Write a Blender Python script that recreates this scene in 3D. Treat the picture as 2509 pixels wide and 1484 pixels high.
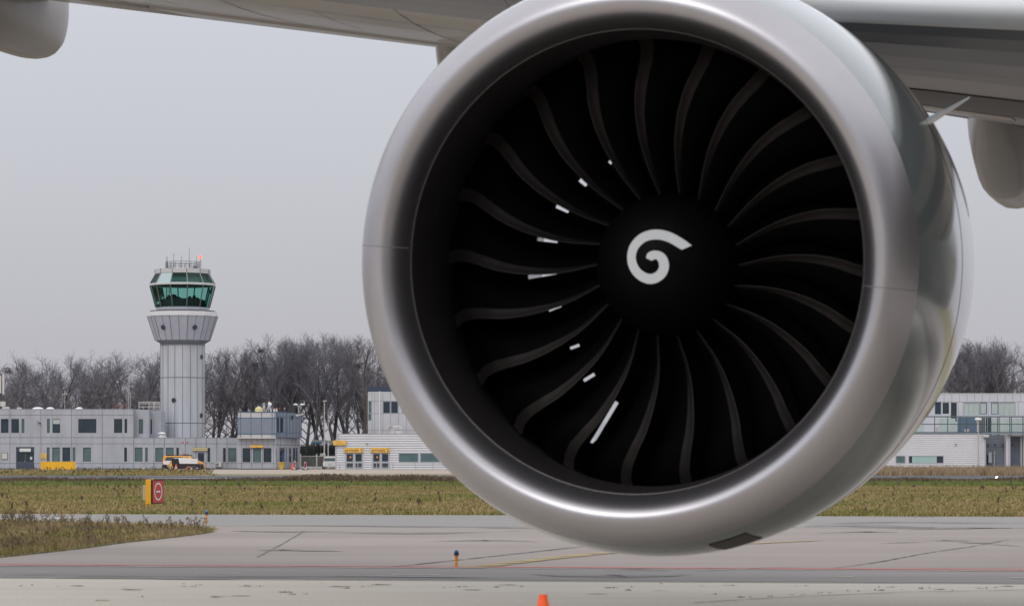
import bpy, math, random
import numpy as np
from mathutils import Vector
R = math.radians
for o in list(bpy.data.objects): bpy.data.objects.remove(o)
scene = bpy.context.scene
COL = scene.collection
random.seed(7); RNG = np.random.default_rng(7)

# ------------------------------------------------------------------ camera
FOC = 6967.0          # focal length in units of a 2508 wide picture
CH = 1.7              # camera height
HY = 1119.0           # horizon row in that picture
cam_d = bpy.data.cameras.new('camera'); cam = bpy.data.objects.new('camera', cam_d); COL.objects.link(cam)
cam.location = (0, 0, CH); cam.rotation_euler = (R(90), 0, 0)
cam_d.sensor_fit = 'HORIZONTAL'; cam_d.sensor_width = 36; cam_d.lens = 36 * FOC / 2508
cam_d.shift_y = (HY - 742) / 2508
cam_d.clip_start = 0.1; cam_d.clip_end = 6000
cam_d.dof.use_dof = True; cam_d.dof.focus_distance = 330; cam_d.dof.aperture_fstop = 6.3; cam_d.dof.aperture_blades = 9
scene.camera = cam
# ------------------------------------------------------------------ light
SUN_EL, SUN_AZ = R(48), R(205)
w = bpy.data.worlds.new('World'); scene.world = w; w.use_nodes = True
nt = w.node_tree; nt.nodes.clear()
out = nt.nodes.new('ShaderNodeOutputWorld')
sky = nt.nodes.new('ShaderNodeTexSky'); sky.sky_type = 'NISHITA'; sky.sun_disc = False
sky.sun_elevation = SUN_EL; sky.sun_rotation = SUN_AZ; sky.dust_density = 4; sky.air_density = 1.2
bg1 = nt.nodes.new('ShaderNodeBackground'); bg1.inputs['Strength'].default_value = 0.06
nt.links.new(sky.outputs[0], bg1.inputs[0])
tc = nt.nodes.new('ShaderNodeTexCoord'); sep = nt.nodes.new('ShaderNodeSeparateXYZ'); nt.links.new(tc.outputs['Generated'], sep.inputs[0])
ramp = nt.nodes.new('ShaderNodeValToRGB'); cr = ramp.color_ramp
cr.elements[0].position = 0.0; cr.elements[0].color = (.435, .430, .470, 1)
cr.elements[1].position = 1.0; cr.elements[1].color = (1.18, 1.18, 1.22, 1)
for p, c in ((.035, (.455, .452, .490)), (.07, (.490, .494, .535)), (.11, (.53, .538, .585)), (.165, (.575, .59, .645)), (.30, (.80, .83, .90)), (.6, (1.06, 1.08, 1.13))):
    e = cr.elements.new(p); e.color = (*c, 1)
nz = nt.nodes.new('ShaderNodeTexNoise'); nz.inputs['Scale'].default_value = 2.2; nz.inputs['Detail'].default_value = 3
mpw = nt.nodes.new('ShaderNodeMapping'); mpw.inputs['Scale'].default_value = (1, 1, 3.5)
nt.links.new(tc.outputs['Generated'], mpw.inputs[0]); nt.links.new(mpw.outputs[0], nz.inputs[0])
mad = nt.nodes.new('ShaderNodeMath'); mad.operation = 'MULTIPLY_ADD'; mad.inputs[1].default_value = .05
nt.links.new(nz.outputs[0], mad.inputs[0]); nt.links.new(sep.outputs[2], mad.inputs[2])
sb = nt.nodes.new('ShaderNodeMath'); sb.operation = 'SUBTRACT'; sb.inputs[1].default_value = .025; nt.links.new(mad.outputs[0], sb.inputs[0])
nt.links.new(sb.outputs[0], ramp.inputs[0])
bg2 = nt.nodes.new('ShaderNodeBackground'); bg2.inputs['Strength'].default_value = 1.15
nt.links.new(ramp.outputs[0], bg2.inputs[0])
mx = nt.nodes.new('ShaderNodeMixShader'); mx.inputs[0].default_value = .93   # cloud layer over the clear sky
nt.links.new(bg1.outputs[0], mx.inputs[1]); nt.links.new(bg2.outputs[0], mx.inputs[2]); nt.links.new(mx.outputs[0], out.inputs[0])
sl = bpy.data.lights.new('sun', 'SUN'); sl.energy = 0.8; sl.angle = R(25); sl.color = (1, .97, .93)
so = bpy.data.objects.new('sun', sl); COL.objects.link(so)
sd = Vector((math.sin(SUN_AZ) * math.cos(SUN_EL), math.cos(SUN_AZ) * math.cos(SUN_EL), math.sin(SUN_EL)))
so.rotation_euler = sd.to_track_quat('Z', 'Y').to_euler()
scene.view_settings.view_transform = 'Standard'; scene.view_settings.look = 'None'
scene.view_settings.exposure = 0.0; scene.view_settings.gamma = 1
scene.cycles.max_bounces = 8; scene.cycles.transparent_max_bounces = 16; scene.cycles.volume_bounces = 0
scene.cycles.use_denoising = True

# ------------------------------------------------------------------ helpers
def WX(px, Y): return (px - 1254) * Y / FOC
def WZ(py, Y): return CH + (HY - py) * Y / FOC
def W(px, py, Y): return (WX(px, Y), Y, WZ(py, Y))
def G(px, py, z=0.0):
    Y = FOC * (CH - z) / (py - HY); return (WX(px, Y), Y, z)

def mat(name, col, rough=.7, metal=0., noise=0., nscale=5., coat=0., spec=.5, bump=0., bscale=30., stretch=(1, 1, 1), emit=None):
    m = bpy.data.materials.new(name); m.use_nodes = True; n = m.node_tree; p = n.nodes['Principled BSDF']
    p.inputs['Base Color'].default_value = (*col, 1); p.inputs['Roughness'].default_value = rough
    p.inputs['Metallic'].default_value = metal; p.inputs['Specular IOR Level'].default_value = spec
    if coat: p.inputs['Coat Weight'].default_value = coat; p.inputs['Coat Roughness'].default_value = .08
    t = n.nodes.new('ShaderNodeTexCoord'); mp = n.nodes.new('ShaderNodeMapping'); mp.inputs['Scale'].default_value = stretch
    n.links.new(t.outputs['Object'], mp.inputs[0])
    if noise:
        nz = n.nodes.new('ShaderNodeTexNoise'); nz.inputs['Scale'].default_value = nscale; nz.inputs['Detail'].default_value = 6; nz.inputs['Roughness'].default_value = .65
        n.links.new(mp.outputs[0], nz.inputs[0])
        mr = n.nodes.new('ShaderNodeMapRange'); mr.inputs[1].default_value = .3; mr.inputs[2].default_value = .7
        mr.inputs[3].default_value = 1 - noise; mr.inputs[4].default_value = 1 + noise
        n.links.new(nz.outputs[0], mr.inputs[0])
        mm = n.nodes.new('ShaderNodeVectorMath'); mm.operation = 'SCALE'; mm.inputs[0].default_value = col
        n.links.new(mr.outputs[0], mm.inputs['Scale']); n.links.new(mm.outputs[0], p.inputs['Base Color'])
    if bump:
        nb = n.nodes.new('ShaderNodeTexNoise'); nb.inputs['Scale'].default_value = bscale; nb.inputs['Detail'].default_value = 4
        n.links.new(mp.outputs[0], nb.inputs[0]); b = n.nodes.new('ShaderNodeBump'); b.inputs['Strength'].default_value = bump; b.inputs['Distance'].default_value = .02
        n.links.new(nb.outputs[0], b.inputs['Height']); n.links.new(b.outputs[0], p.inputs['Normal'])
    if emit: p.inputs['Emission Color'].default_value = (*emit[:3], 1); p.inputs['Emission Strength'].default_value = emit[3]
    return m

def base_off(o):
    v = Vector((0, 0, 0))
    while o is not None: v = v + o.location; o = o.parent
    return v

def tag(o, label=None, cat=None, group=None, kind=None):
    if label: o['label'] = label
    if cat: o['category'] = cat
    if group: o['group'] = group
    if kind: o['kind'] = kind
    return o

def root(name, loc, label, cat, group=None):
    o = bpy.data.objects.new(name, None); COL.objects.link(o); o.location = loc; o.empty_display_size = .3
    return tag(o, label, cat, group)

def interp(x, xs, ys): return float(np.interp(x, xs, ys))

class MB:
    def __init__(s): s.v = []; s.f = []; s.tf = None
    def add(s, vs, fs):
        b = len(s.v); s.v.extend([tuple(map(float, q)) for q in vs]); s.f.extend([tuple(b + i for i in f) for f in fs]); return s
    def box(s, x0, x1, y0, y1, z0, z1):
        x0, x1 = sorted((x0, x1)); y0, y1 = sorted((y0, y1)); z0, z1 = sorted((z0, z1))
        return s.add([(x0,y0,z0),(x1,y0,z0),(x1,y1,z0),(x0,y1,z0),(x0,y0,z1),(x1,y0,z1),(x1,y1,z1),(x0,y1,z1)],
                     [(3,2,1,0),(4,5,6,7),(0,1,5,4),(1,2,6,5),(2,3,7,6),(3,0,4,7)])
    def tube(s, p0, p1, r0, r1=None, n=8):
        r1 = r0 if r1 is None else r1
        p0 = Vector(p0); p1 = Vector(p1); d = (p1 - p0).normalized()
        u = d.orthogonal().normalized(); q = d.cross(u)
        vs = [tuple(p0 + r0 * (u * math.cos(2*math.pi*i/n) + q * math.sin(2*math.pi*i/n))) for i in range(n)]
        vs += [tuple(p1 + r1 * (u * math.cos(2*math.pi*i/n) + q * math.sin(2*math.pi*i/n))) for i in range(n)]
        fs = [(i, (i+1) % n, n + (i+1) % n, n + i) for i in range(n)] + [tuple(range(n))[::-1], tuple(range(n, 2*n))]
        return s.add(vs, fs)
    def path(s, pts, r, n=6):
        for a, b in zip(pts[:-1], pts[1:]): s.tube(a, b, r, n=n)
        return s
    def lathe(s, c, prof, n=24, close=True, ph=0.):
        """prof: (z, r) about the vertical axis through c"""
        vs = []
        for z, r in prof:
            for i in range(n):
                a = ph + 2 * math.pi * i / n; vs.append((c[0] + r * math.cos(a), c[1] + r * math.sin(a), c[2] + z))
        fs = []
        for j in range(len(prof) - 1):
            for i in range(n): fs.append((j*n+i, j*n+(i+1) % n, (j+1)*n+(i+1) % n, (j+1)*n+i))
        if close: fs += [tuple(range(n))[::-1], tuple(range((len(prof)-1)*n, len(prof)*n))]
        return s.add(vs, fs)
    def prism(s, poly, y0, y1):
        """poly of (x,z), extruded along y"""
        n = len(poly); vs = [(x, y0, z) for x, z in poly] + [(x, y1, z) for x, z in poly]
        return s.add(vs, [tuple(range(n)), tuple(range(n, 2*n))[::-1]] + [(i, n+i, n+(i+1) % n, (i+1) % n) for i in range(n)])
    def prismz(s, poly, z0, z1):
        n = len(poly); vs = [(x, y, z0) for x, y in poly] + [(x, y, z1) for x, y in poly]
        return s.add(vs, [tuple(range(n))[::-1], tuple(range(n, 2*n))] + [(i, (i+1) % n, n+(i+1) % n, n+i) for i in range(n)])
    def ball(s, c, rx, ry=None, rz=None, n=12, m=8):
        ry = rx if ry is None else ry; rz = rx if rz is None else rz
        vs = [(c[0], c[1], c[2]-rz)]
        for j in range(1, m):
            t = -math.pi/2 + math.pi*j/m
            for i in range(n):
                a = 2*math.pi*i/n; vs.append((c[0]+rx*math.cos(t)*math.cos(a), c[1]+ry*math.cos(t)*math.sin(a), c[2]+rz*math.sin(t)))
        vs.append((c[0], c[1], c[2]+rz)); L = len(vs) - 1
        fs = [(0, 1+(i+1) % n, 1+i) for i in range(n)]
        for j in range(m-2):
            for i in range(n): fs.append((1+j*n+i, 1+j*n+(i+1) % n, 1+(j+1)*n+(i+1) % n, 1+(j+1)*n+i))
        fs += [(L, 1+(m-2)*n+i, 1+(m-2)*n+(i+1) % n) for i in range(n)]
        return s.add(vs, fs)
    def build(s, name, m, parent=None, smooth=False, bevel=0., label=None, cat=None, group=None, kind=None, fix=True):
        me = bpy.data.meshes.new(name); V = np.array(s.v)
        if parent is not None: off = np.array(base_off(parent))
        elif kind == 'structure': off = np.zeros(3)
        else: off = np.array(((V[:,0].min()+V[:,0].max())/2, (V[:,1].min()+V[:,1].max())/2, V[:,2].min()))
        me.from_pydata((V - off).tolist(), [], s.f)
        if fix:
            import bmesh
            bm = bmesh.new(); bm.from_mesh(me); bmesh.ops.recalc_face_normals(bm, faces=bm.faces); bm.to_mesh(me); bm.free()
        o = bpy.data.objects.new(name, me); COL.objects.link(o); me.materials.append(m)
        if parent is not None: o.parent = parent
        else: o.location = off
        if smooth: me.polygons.foreach_set('use_smooth', [True]*len(me.polygons))
        if bevel:
            b = o.modifiers.new('bevel', 'BEVEL'); b.width = bevel; b.segments = 2; b.limit_method = 'ANGLE'
        return tag(o, label, cat, group, kind)

def text(name, body, cx, cy, cz, width, height, m, parent, depth=.004, rz=0.):
    """raised lettering facing the viewer side (-Y), centred on a point"""
    c = bpy.data.curves.new(name, 'FONT'); c.body = body; c.size = 1; c.align_x = 'CENTER'; c.resolution_u = 3; c.extrude = 0
    c.offset = .006; c.space_line = .95
    t = bpy.data.objects.new(name, c); COL.objects.link(t)
    dg = bpy.context.evaluated_depsgraph_get(); me = bpy.data.meshes.new_from_object(t.evaluated_get(dg))
    bpy.data.objects.remove(t)
    n = len(me.vertices); a = np.empty(n*3); me.vertices.foreach_get('co', a); a = a.reshape(-1, 3)
    mn, mxx = a.min(0), a.max(0); a = a - (mn + mxx) / 2
    sx = width / (mxx[0]-mn[0]); sz = height / (mxx[1]-mn[1])
    off = np.array(base_off(parent)); x = a[:,0]*sx
    b = np.stack([cx + x*math.cos(rz), cy + x*math.sin(rz) - 0*x, cz + a[:,1]*sz], 1) - off
    me.vertices.foreach_set('co', b.ravel()); me.update(); me.name = name; me.materials.clear(); me.materials.append(m)
    o = bpy.data.objects.new(name, me); COL.objects.link(o); o.parent = parent
    return o

# ------------------------------------------------------------------ materials
M = {}
M['panel'] = mat('painted_panel', (.375, .388, .430), .55, noise=.13, nscale=.45, stretch=(1.6, 1, .5), bump=.05, bscale=.8)
M['panel_top'] = mat('weathered_panel', (.30, .305, .35), .6, noise=.12, nscale=1.2, stretch=(1, 1, .3))
M['seam'] = mat('seam', (.10, .11, .135), .8)
M['seam_light'] = mat('seam_light', (.22, .23, .27), .8)
M['tower'] = mat('tower_panel', (.45, .46, .49), .5, noise=.14, nscale=.7, stretch=(1.5, 1.5, .15))
M['tower_skirt'] = mat('tower_skirt_panel', (.40, .41, .47), .5, noise=.06, nscale=.8)
M['tower_rim'] = mat('tower_rim', (.55, .54, .55), .6, noise=.06)
M['roof'] = mat('roof_felt', (.16, .16, .17), .9, noise=.1)
M['glass_dark'] = mat('glass_dark', (.022, .040, .055), .08, noise=.35, nscale=.7, spec=.6)
M['glass_teal'] = mat('glass_teal', (.095, .155, .165), .10, noise=.18, nscale=.8, spec=.5)
M['glass_pale'] = mat('glass_pale', (.34, .50, .47), .15, noise=.08, nscale=.8)
M['glass_curtain'] = mat('glass_curtain', (.42, .49, .47), .3, noise=.12, nscale=3, stretch=(3, 1, .2))
M['frame'] = mat('window_frame', (.42, .43, .48), .4)
M['frame_dark'] = mat('dark_frame', (.06, .08, .09), .4)
M['frame_blue'] = mat('blue_frame', (.055, .12, .21), .4)
M['door'] = mat('door_blue_grey', (.05, .07, .105), .5, noise=.1)
M['white'] = mat('white_paint', (.72, .72, .72), .5, noise=.04)
M['offwhite'] = mat('offwhite_paint', (.55, .53, .50), .6, noise=.08)
M['sign_yellow'] = mat('sign_yellow', (.80, .47, .10), .5, noise=.04)
M['sign_pale'] = mat('sign_pale_yellow', (.62, .53, .27), .5, noise=.05)
M['ink'] = mat('ink', (.02, .02, .025), .6)
M['ink_brown'] = mat('ink_brown', (.22, .13, .05), .6)
M['yellow'] = mat('yellow_paint', (.78, .43, .02), .5, noise=.08, nscale=2)
M['orange'] = mat('orange_plastic', (.85, .10, .015), .5, noise=.06)
M['amber'] = mat('amber_plastic', (.80, .28, .005), .5, noise=.1, nscale=20)
M['blue_lens'] = mat('blue_lens', (.01, .12, .30), .15, coat=.6)
M['blue'] = mat('blue_paint', (.03, .11, .27), .5)
M['red'] = mat('red_paint', (.55, .05, .06), .5, noise=.06)
M['dark_red'] = mat('dark_red', (.25, .015, .03), .5)
M['galv'] = mat('galvanised_steel', (.42, .42, .42), .5, metal=.3, noise=.1)
M['steel_dark'] = mat('dark_steel', (.08, .08, .09), .5, metal=.3)
M['black'] = mat('black_rubber', (.015, .015, .018), .6, noise=.2)
M['van_yellow'] = mat('van_yellow', (.80, .36, .02), .35, coat=.4)
M['corr'] = mat('corrugated_aluminium', (.66, .66, .69), .5, metal=.15, noise=.06, nscale=.4)
M['corr_dark'] = mat('corrugated_grey', (.20, .23, .27), .5, metal=.15, noise=.08, nscale=.5)
M['cladding'] = mat('white_cladding', (.53, .54, .58), .5, noise=.06, nscale=.5)
M['cladding_warm'] = mat('pale_cladding', (.50, .495, .50), .55, noise=.07, nscale=.5)
M['copper'] = mat('brown_edge', (.12, .085, .06), .7)
M['navy'] = mat('navy_roof', (.03, .045, .08), .6)
M['bark'] = mat('bark', (.105, .096, .100), .9, noise=.3, nscale=2)
M['twig'] = mat('twigs', (.178, .172, .196), .9, noise=.25, nscale=.6)
M['twig_warm'] = mat('twigs_warm', (.19, .174, .182), .9, noise=.25, nscale=.6)
M['hedge'] = mat('hedge', (.045, .055, .055), .9, noise=.4, nscale=3)

# ================================================================== AIRLINER
YAW, PIT = R(15), R(3)
AX = Vector((math.sin(YAW)*math.cos(PIT), math.cos(YAW)*math.cos(PIT), math.sin(PIT)))   # points aft along the engine
E1 = Vector((math.cos(YAW), -math.sin(YAW), 0)); E2 = E1.cross(AX).normalized()
C0 = Vector((0.77, 19.5, 3.035))
def EP(s, r, ph): return C0 + AX*s + (E1*math.cos(ph) + E2*math.sin(ph))*r
def engine_lathe(prof, n=192, droop=None):
    m = MB(); vs = []
    for s, r in prof:
        for i in range(n): vs.append(tuple(EP(s, r, 2*math.pi*i/n)))
    fs = [(j*n+i, j*n+(i+1) % n, (j+1)*n+(i+1) % n, (j+1)*n+i) for j in range(len(prof)-1) for i in range(n)]
    return m.add(vs, fs)
def grad_mat(name, lo, hi, rough, metal, **k): return mat(name, lo, rough, metal, **k)
M['lip'] = mat('lip_metal', (.435, .417, .438), .38, metal=1., noise=.05, nscale=1.5, bump=.02, bscale=3)
M['cowl'] = mat('cowl_paint', (.150, .172, .178), .14, metal=.45, coat=.8, noise=.04, nscale=1)
M['cowl_rear'] = mat('cowl_paint_pale', (.36, .38, .41), .2, coat=1.0, noise=.03, nscale=1)
M['barrel'] = mat('inlet_liner', (.011, .009, .010), .5, noise=.15, nscale=4)
M['lip_ring'] = mat('lip_ring', (.13, .115, .115), .45, metal=.8)
M['liner_ring'] = mat('liner_ring', (.045, .036, .034), .4, metal=.4)
M['gap'] = mat('panel_gap', (.06, .06, .065), .6)
M['gap_soft'] = mat('panel_gap_soft', (.30, .31, .33), .4)
M['blade'] = mat('fan_blade_black', (.0025, .0025, .003), .6, spec=.05)
M['blade_edge'] = mat('blade_edge_metal', (.019, .0145, .0135), .65, metal=.1, noise=.15, nscale=12)
M['spinner'] = mat('spinner_black', (.003, .003, .0035), .6, spec=.08)
M['spiral'] = mat('spiral_paint', (.56, .58, .60), .5, noise=.03)
M['core'] = mat('core_black', (.006, .006, .006), .8, spec=.1)
M['wing'] = mat('wing_underside_paint', (.285, .260, .242), .38, noise=.07, nscale=.5, coat=.15, stretch=(1, 1, 1))
M['slat'] = mat('slat_paint', (.74, .74, .75), .30, metal=.15, noise=.04, nscale=.8, coat=.3)
M['fairing'] = mat('fairing_paint', (.27, .25, .235), .35, noise=.06, nscale=1, coat=.25)
M['fus'] = mat('fuselage_paint', (.27, .28, .29), .3, coat=.4)
M['patch'] = mat('brown_patch', (.035, .026, .022), .5)

plane = root('airliner', (C0.x, C0.y, 0), 'grey and white airliner with large left engine, wing and underwing fairings in close foreground', 'airliner')
# ---- nacelle outer skin
def outer_r(s):
    if s < 1.5: return 1.77 + .36*math.sqrt(max(0, 1 - ((1.5-s)/1.5)**2))
    t = (s-1.5)/3.9; return 2.13 - .40*t**2.0
SEAM = .285
cowl = engine_lathe([(s, outer_r(s)) for s in np.linspace(SEAM, 1.62, 14)] ).build('engine_nacelle', M['cowl'], plane, smooth=True)
engine_lathe([(s, outer_r(s)+.002) for s in np.linspace(1.645, 3.9, 22)]).build('fan_cowl_door', M['cowl'], cowl, smooth=True)
engine_lathe([(s, outer_r(s)+.004) for s in np.linspace(3.92, 4.75, 10)] + [(4.75, 1.80), (4.0, 1.84), (3.0, 1.80), (2.2, 1.70)]).build('rear_cowl', M['cowl_rear'], cowl, smooth=True)
engine_lathe([(1.61, outer_r(1.61)-.004), (1.62, outer_r(1.62)-.012), (1.655, outer_r(1.65)-.012), (1.66, outer_r(1.66)-.004)]).build('cowl_joint', M['gap_soft'], cowl)
# lip
Rh = 1.77
TH = .60; DR = .19; SI = .24
def inner_r(s): return Rh - DR*math.sqrt(max(0, 1 - ((TH-s)/TH)**2))
inner = [(s, inner_r(s)) for s in TH*(1-np.cos(np.linspace(0, math.pi/2, 30)))]
outerp = [(s, outer_r(s)) for s in SEAM*np.linspace(0, 1, 17)**2]
lipin = [q for q in inner if q[0] < SI] + [(SI, inner_r(SI))]
engine_lathe(lipin[::-1] + outerp[1:] ).build('intake_lip', M['lip'], cowl, smooth=True)
# dark joint rings
js = SI; jr = inner_r(SI)
engine_lathe([(js-.001, jr+.001), (js+.006, jr+.012), (js+.014, jr+.001)]).build('lip_joint', M['gap'], cowl)
r_ss = outer_r(SEAM)
engine_lathe([(SEAM-.003, r_ss-.006), (SEAM+.004, r_ss-.010), (SEAM+.010, r_ss-.004)]).build('lip_joint', M['gap_soft'], cowl)
# inlet barrel
engine_lathe([(SI+.020, inner_r(SI+.02)+.002), (SI+.024, inner_r(SI+.02)-.006), (SI+.040, inner_r(SI+.04)-.006), (SI+.044, inner_r(SI+.04)+.002)]).build('joint_ring', M['lip_ring'], cowl, smooth=True)
for s_ in (.62, .98, 1.30): engine_lathe([(s_, interp(s_, [.6, .8, 1.05, 1.3], [inner_r(.6), 1.588, 1.62, 1.665])-.003), (s_+.018, interp(s_+.018, [.6, .8, 1.05, 1.3, 1.45], [inner_r(.6), 1.588, 1.62, 1.665, 1.692])-.003)]).build('liner_joint', M['liner_ring'], cowl)
bar = [(SI+.012, inner_r(SI+.012)), (.32, inner_r(.32)), (.40, inner_r(.40)), (.5, inner_r(.5)), (.6, inner_r(.6)), (.8, 1.588), (1.05, 1.62), (1.3, 1.665), (1.45, 1.692), (1.9, 1.692), (2.3, 1.66)]
engine_lathe(bar).build('inlet_barrel', M['barrel'], cowl, smooth=True)
# radial seams across the lip (short strips following the lip surface)
def surf_strip(prof, ph, half, lift, m):
    mb = MB(); vs = []
    for s, r in prof:
        for d in (-half, half): vs.append(tuple(EP(s, r, ph + d) ))
    # lift along the local normal
    pts = [Vector((p[0], p[1])) for p in prof]; out = []
    for i, (s, r) in enumerate(prof):
        a = pts[max(0, i-1)]; b = pts[min(len(pts)-1, i+1)]; t = (b-a).normalized(); nrm = Vector((-t.y, t.x))
        if lift[0] * nrm.y < 0: nrm = -nrm
        for d in (-half, half): out.append(tuple(EP(s + nrm.x*abs(lift[0]), r + nrm.y*abs(lift[0]), ph + d)))
    mb.add(out, [(2*i, 2*i+1, 2*i+3, 2*i+2) for i in range(len(prof)-1)]); return mb
lipprof = lipin[::-1] + outerp[1:]
def lip_strip(ph, half=.0022):
    out = []
    for i, (s, r) in enumerate(lipprof):
        a = lipprof[max(0, i-1)]; b = lipprof[min(len(lipprof)-1, i+1)]
        tx, ty = b[0]-a[0], b[1]-a[1]; L = math.hypot(tx, ty) or 1; nx, ny = -ty/L, tx/L   # outward (forward at the highlight)
        for d in (-half, half): out.append(tuple(EP(s + nx*.0018, r + ny*.0018, ph + d)))
    return MB().add(out, [(2*i, 2*i+1, 2*i+3, 2*i+2) for i in range(len(lipprof)-1)])
M['lip_seam'] = mat('lip_seam', (.27, .26, .27), .5, metal=.6)
for ph in (R(175.4), R(-6.5)):
    lip_strip(ph).build('lip_seam', M['lip_seam'], cowl)
# patches on the cowl skin
def cowl_patch(s0, s1, p0, p1, m, name, n=8, lift=.004):
    vs = []; 
    for i in range(n+1):
        s = s0 + (s1-s0)*i/n
        for j in range(n+1):
            vs.append(tuple(EP(s, outer_r(s)+lift, p0 + (p1-p0)*j/n)))
    fs = [(i*(n+1)+j, i*(n+1)+j+1, (i+1)*(n+1)+j+1, (i+1)*(n+1)+j) for i in range(n) for j in range(n)]
    return MB().add(vs, fs).build(name, m, cowl, smooth=True)
cowl_patch(.46, 1.0, R(-76.5), R(-68.5), M['patch'], 'access_panel')
# strake on the inboard side
sp = []
phs = R(30.5)
for s, h in ((2.36, 0.0), (2.44, .13), (2.51, .26), (2.57, .33), (2.60, .31), (2.61, 0)): sp.append((s, h))
vs = []
for d in (-.010, .010):
    for s, h in sp: vs.append(tuple(EP(s, outer_r(s) + h, phs) + (-E1*math.sin(phs) + E2*math.cos(phs))*d*(1.6 if h < .05 else .6)))
    for s, h in sp[::-1]: vs.append(tuple(EP(s, outer_r(s) - .01, phs) + (-E1*math.sin(phs) + E2*math.cos(phs))*d*1.6))
n = len(sp)*2
MB().add(vs, [tuple(range(n)), tuple(range(n, 2*n))[::-1]] + [(i, n+i, n+(i+1) % n, (i+1) % n) for i in range(n)]).build('strake', M['cowl'], cowl)
cowl_patch(2.9, 3.3, R(-28), R(-22.5), mat('marker_yellow', (.55, .55, .02), .4), 'yellow_marker', lift=.007)
cowl_patch(2.7, 3.3, R(-35), R(-31), M['dark_red'], 'red_marker', lift=.007)
# core cowl and exhaust behind the fan
engine_lathe([(2.0, .55), (3.0, .95), (4.5, 1.05), (6.2, .75), (7.0, .55), (7.0, .1)], 64).build('core_cowl', M['core'], plane, smooth=True)
# ---- fan
fan = engine_lathe([(1.44, .515), (1.75, .56), (2.15, .60), (2.15, .02)], 64).build('fan_hub', M['spinner'], plane, smooth=True)
def sp_r(s):
    return .515*math.sqrt(max(0, 1 - ((1.445-s)/.66)**2))**1.12
spin = engine_lathe([(s, sp_r(s)) for s in .785 + .655*np.linspace(0, 1, 28)**1.6], 96)
spin.build('spinner', M['spinner'], fan, smooth=True)
NB = 22
rr = np.array([.50, .70, .90, 1.1, 1.28, 1.45, 1.56, 1.655])
def dphi(r):
    xs = [.5, .6, .72, .85, .97, 1.10, 1.25, 1.40, 1.50, 1.60, 1.66]; ys = [0, 2.4, 4.4, 5.2, 5.0, 4.3, 2.9, .9, -.2, -.4, .4]
    return R(interp(r, xs, ys))
def s_le(r): return interp(r, [.5, .8, 1.1, 1.35, 1.5, 1.66], [1.47, 1.42, 1.33, 1.30, 1.34, 1.43])
def stag(r): return R(interp(r, [.5, .8, 1.1, 1.4, 1.66], [14, 27, 42, 55, 63]))
def chord(r): return interp(r, [.5, .8, 1.0, 1.4, 1.66], [.30, .31, .36, .50, .48])
def blade_pt(r, c, phi0, th=0.):
    ph = phi0 + dphi(r); st = stag(r)*(1 - .25*(1 - c/chord(r)))*1.0
    tang = (E1*math.sin(ph) - E2*math.cos(ph))            # clockwise in the picture
    nrm = tang*math.cos(st) - AX*math.sin(st)
    return EP(s_le(r), r, ph) + (AX*math.cos(st) + tang*math.sin(st))*c + nrm*th
rs = np.linspace(.50, 1.680, 30)
def make_blade(phi0):
    vs = []; K = 9
    for r in rs:
        for k in range(K):
            c = .05 + (chord(r)-.05)*k/(K-1); camber = .05*math.sin(math.pi*k/(K-1))
            vs.append(tuple(blade_pt(r, c, phi0, camber + .006)))
    for r in rs:
        for k in range(K):
            c = .05 + (chord(r)-.05)*k/(K-1); camber = .05*math.sin(math.pi*k/(K-1))
            vs.append(tuple(blade_pt(r, c, phi0, camber - .006)))
    N = len(rs)*K; fs = []
    for i in range(len(rs)-1):
        for k in range(K-1):
            a = i*K+k; fs.append((a, a+1, a+K+1, a+K)); fs.append((N+a, N+a+K, N+a+K+1, N+a+1))
        a = i*K; fs.append((a, a+K, N+a+K, N+a)); a = i*K+K-1; fs.append((a, N+a, N+a+K, a+K))
    return MB().add(vs, fs)
def make_edge(phi0):
    vs = []; K = 14
    for r in rs:
        wd = interp(r, [.5, .9, 1.3, 1.66], [.040, .062, .090, .100])
        for k in range(K):
            a = math.pi*(k/(K-1)); c = wd*(1-math.sin(a)); th = .0105*math.cos(a) + (.05*math.sin(math.pi*(c-.05)/(chord(r)-.05)) if c > .05 else 0)
            vs.append(tuple(blade_pt(r, c, phi0, th)))
    fs = [(i*K+k, i*K+k+1, (i+1)*K+k+1, (i+1)*K+k) for i in range(len(rs)-1) for k in range(K-1)]
    return MB().add(vs, fs)
PH0 = R(-1.6)
for k in range(NB):
    b = make_blade(PH0 + 2*math.pi*k/NB).build('fan_blade', M['blade'], fan, smooth=True)
for k in range(NB):
    make_edge(PH0 + 2*math.pi*k/NB).build('blade_edge', M['blade_edge'], fan, smooth=True)
# made-up dark disc in place of stator vanes, slots aimed to pass daylight glints
def ray_disc(px, py, s):
    """point where the line of sight meets the plane s of the engine -> (r, phi)"""
    o = Vector((0, 0, CH)); d = Vector(((px-1254)/FOC, 1, (HY-py)/FOC)); P0 = C0 + AX*s
    t = (P0 - o).dot(AX)/d.dot(AX); q = o + d*t - P0
    return q.dot(E1), q.dot(E2)
from mathutils.geometry import tessellate_polygon
def slot(p0, p1, w_):
    a = Vector(ray_disc(*p0, 2.2)); b = Vector(ray_disc(*p1, 2.2)); d = (b-a).normalized(); q = Vector((-d.y, d.x))*w_/2
    return [(*(a-q), 0), (*(b-q), 0), (*(b+q), 0), (*(a+q), 0)]
SLOTS = [((1420, 441), (1437, 454), .028), ((1363, 505), (1393, 518), .028), ((1317, 586), (1366, 591), .026), ((1294, 679), (1362, 667), .030), ((1344, 759), (1374, 747), .028), ((1397, 853), (1419, 845), .020), ((1430, 932), (1456, 916), .024), ((1450, 1085), (1511, 984), .030), ((1492, 395), (1498, 401), .020)]
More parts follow.
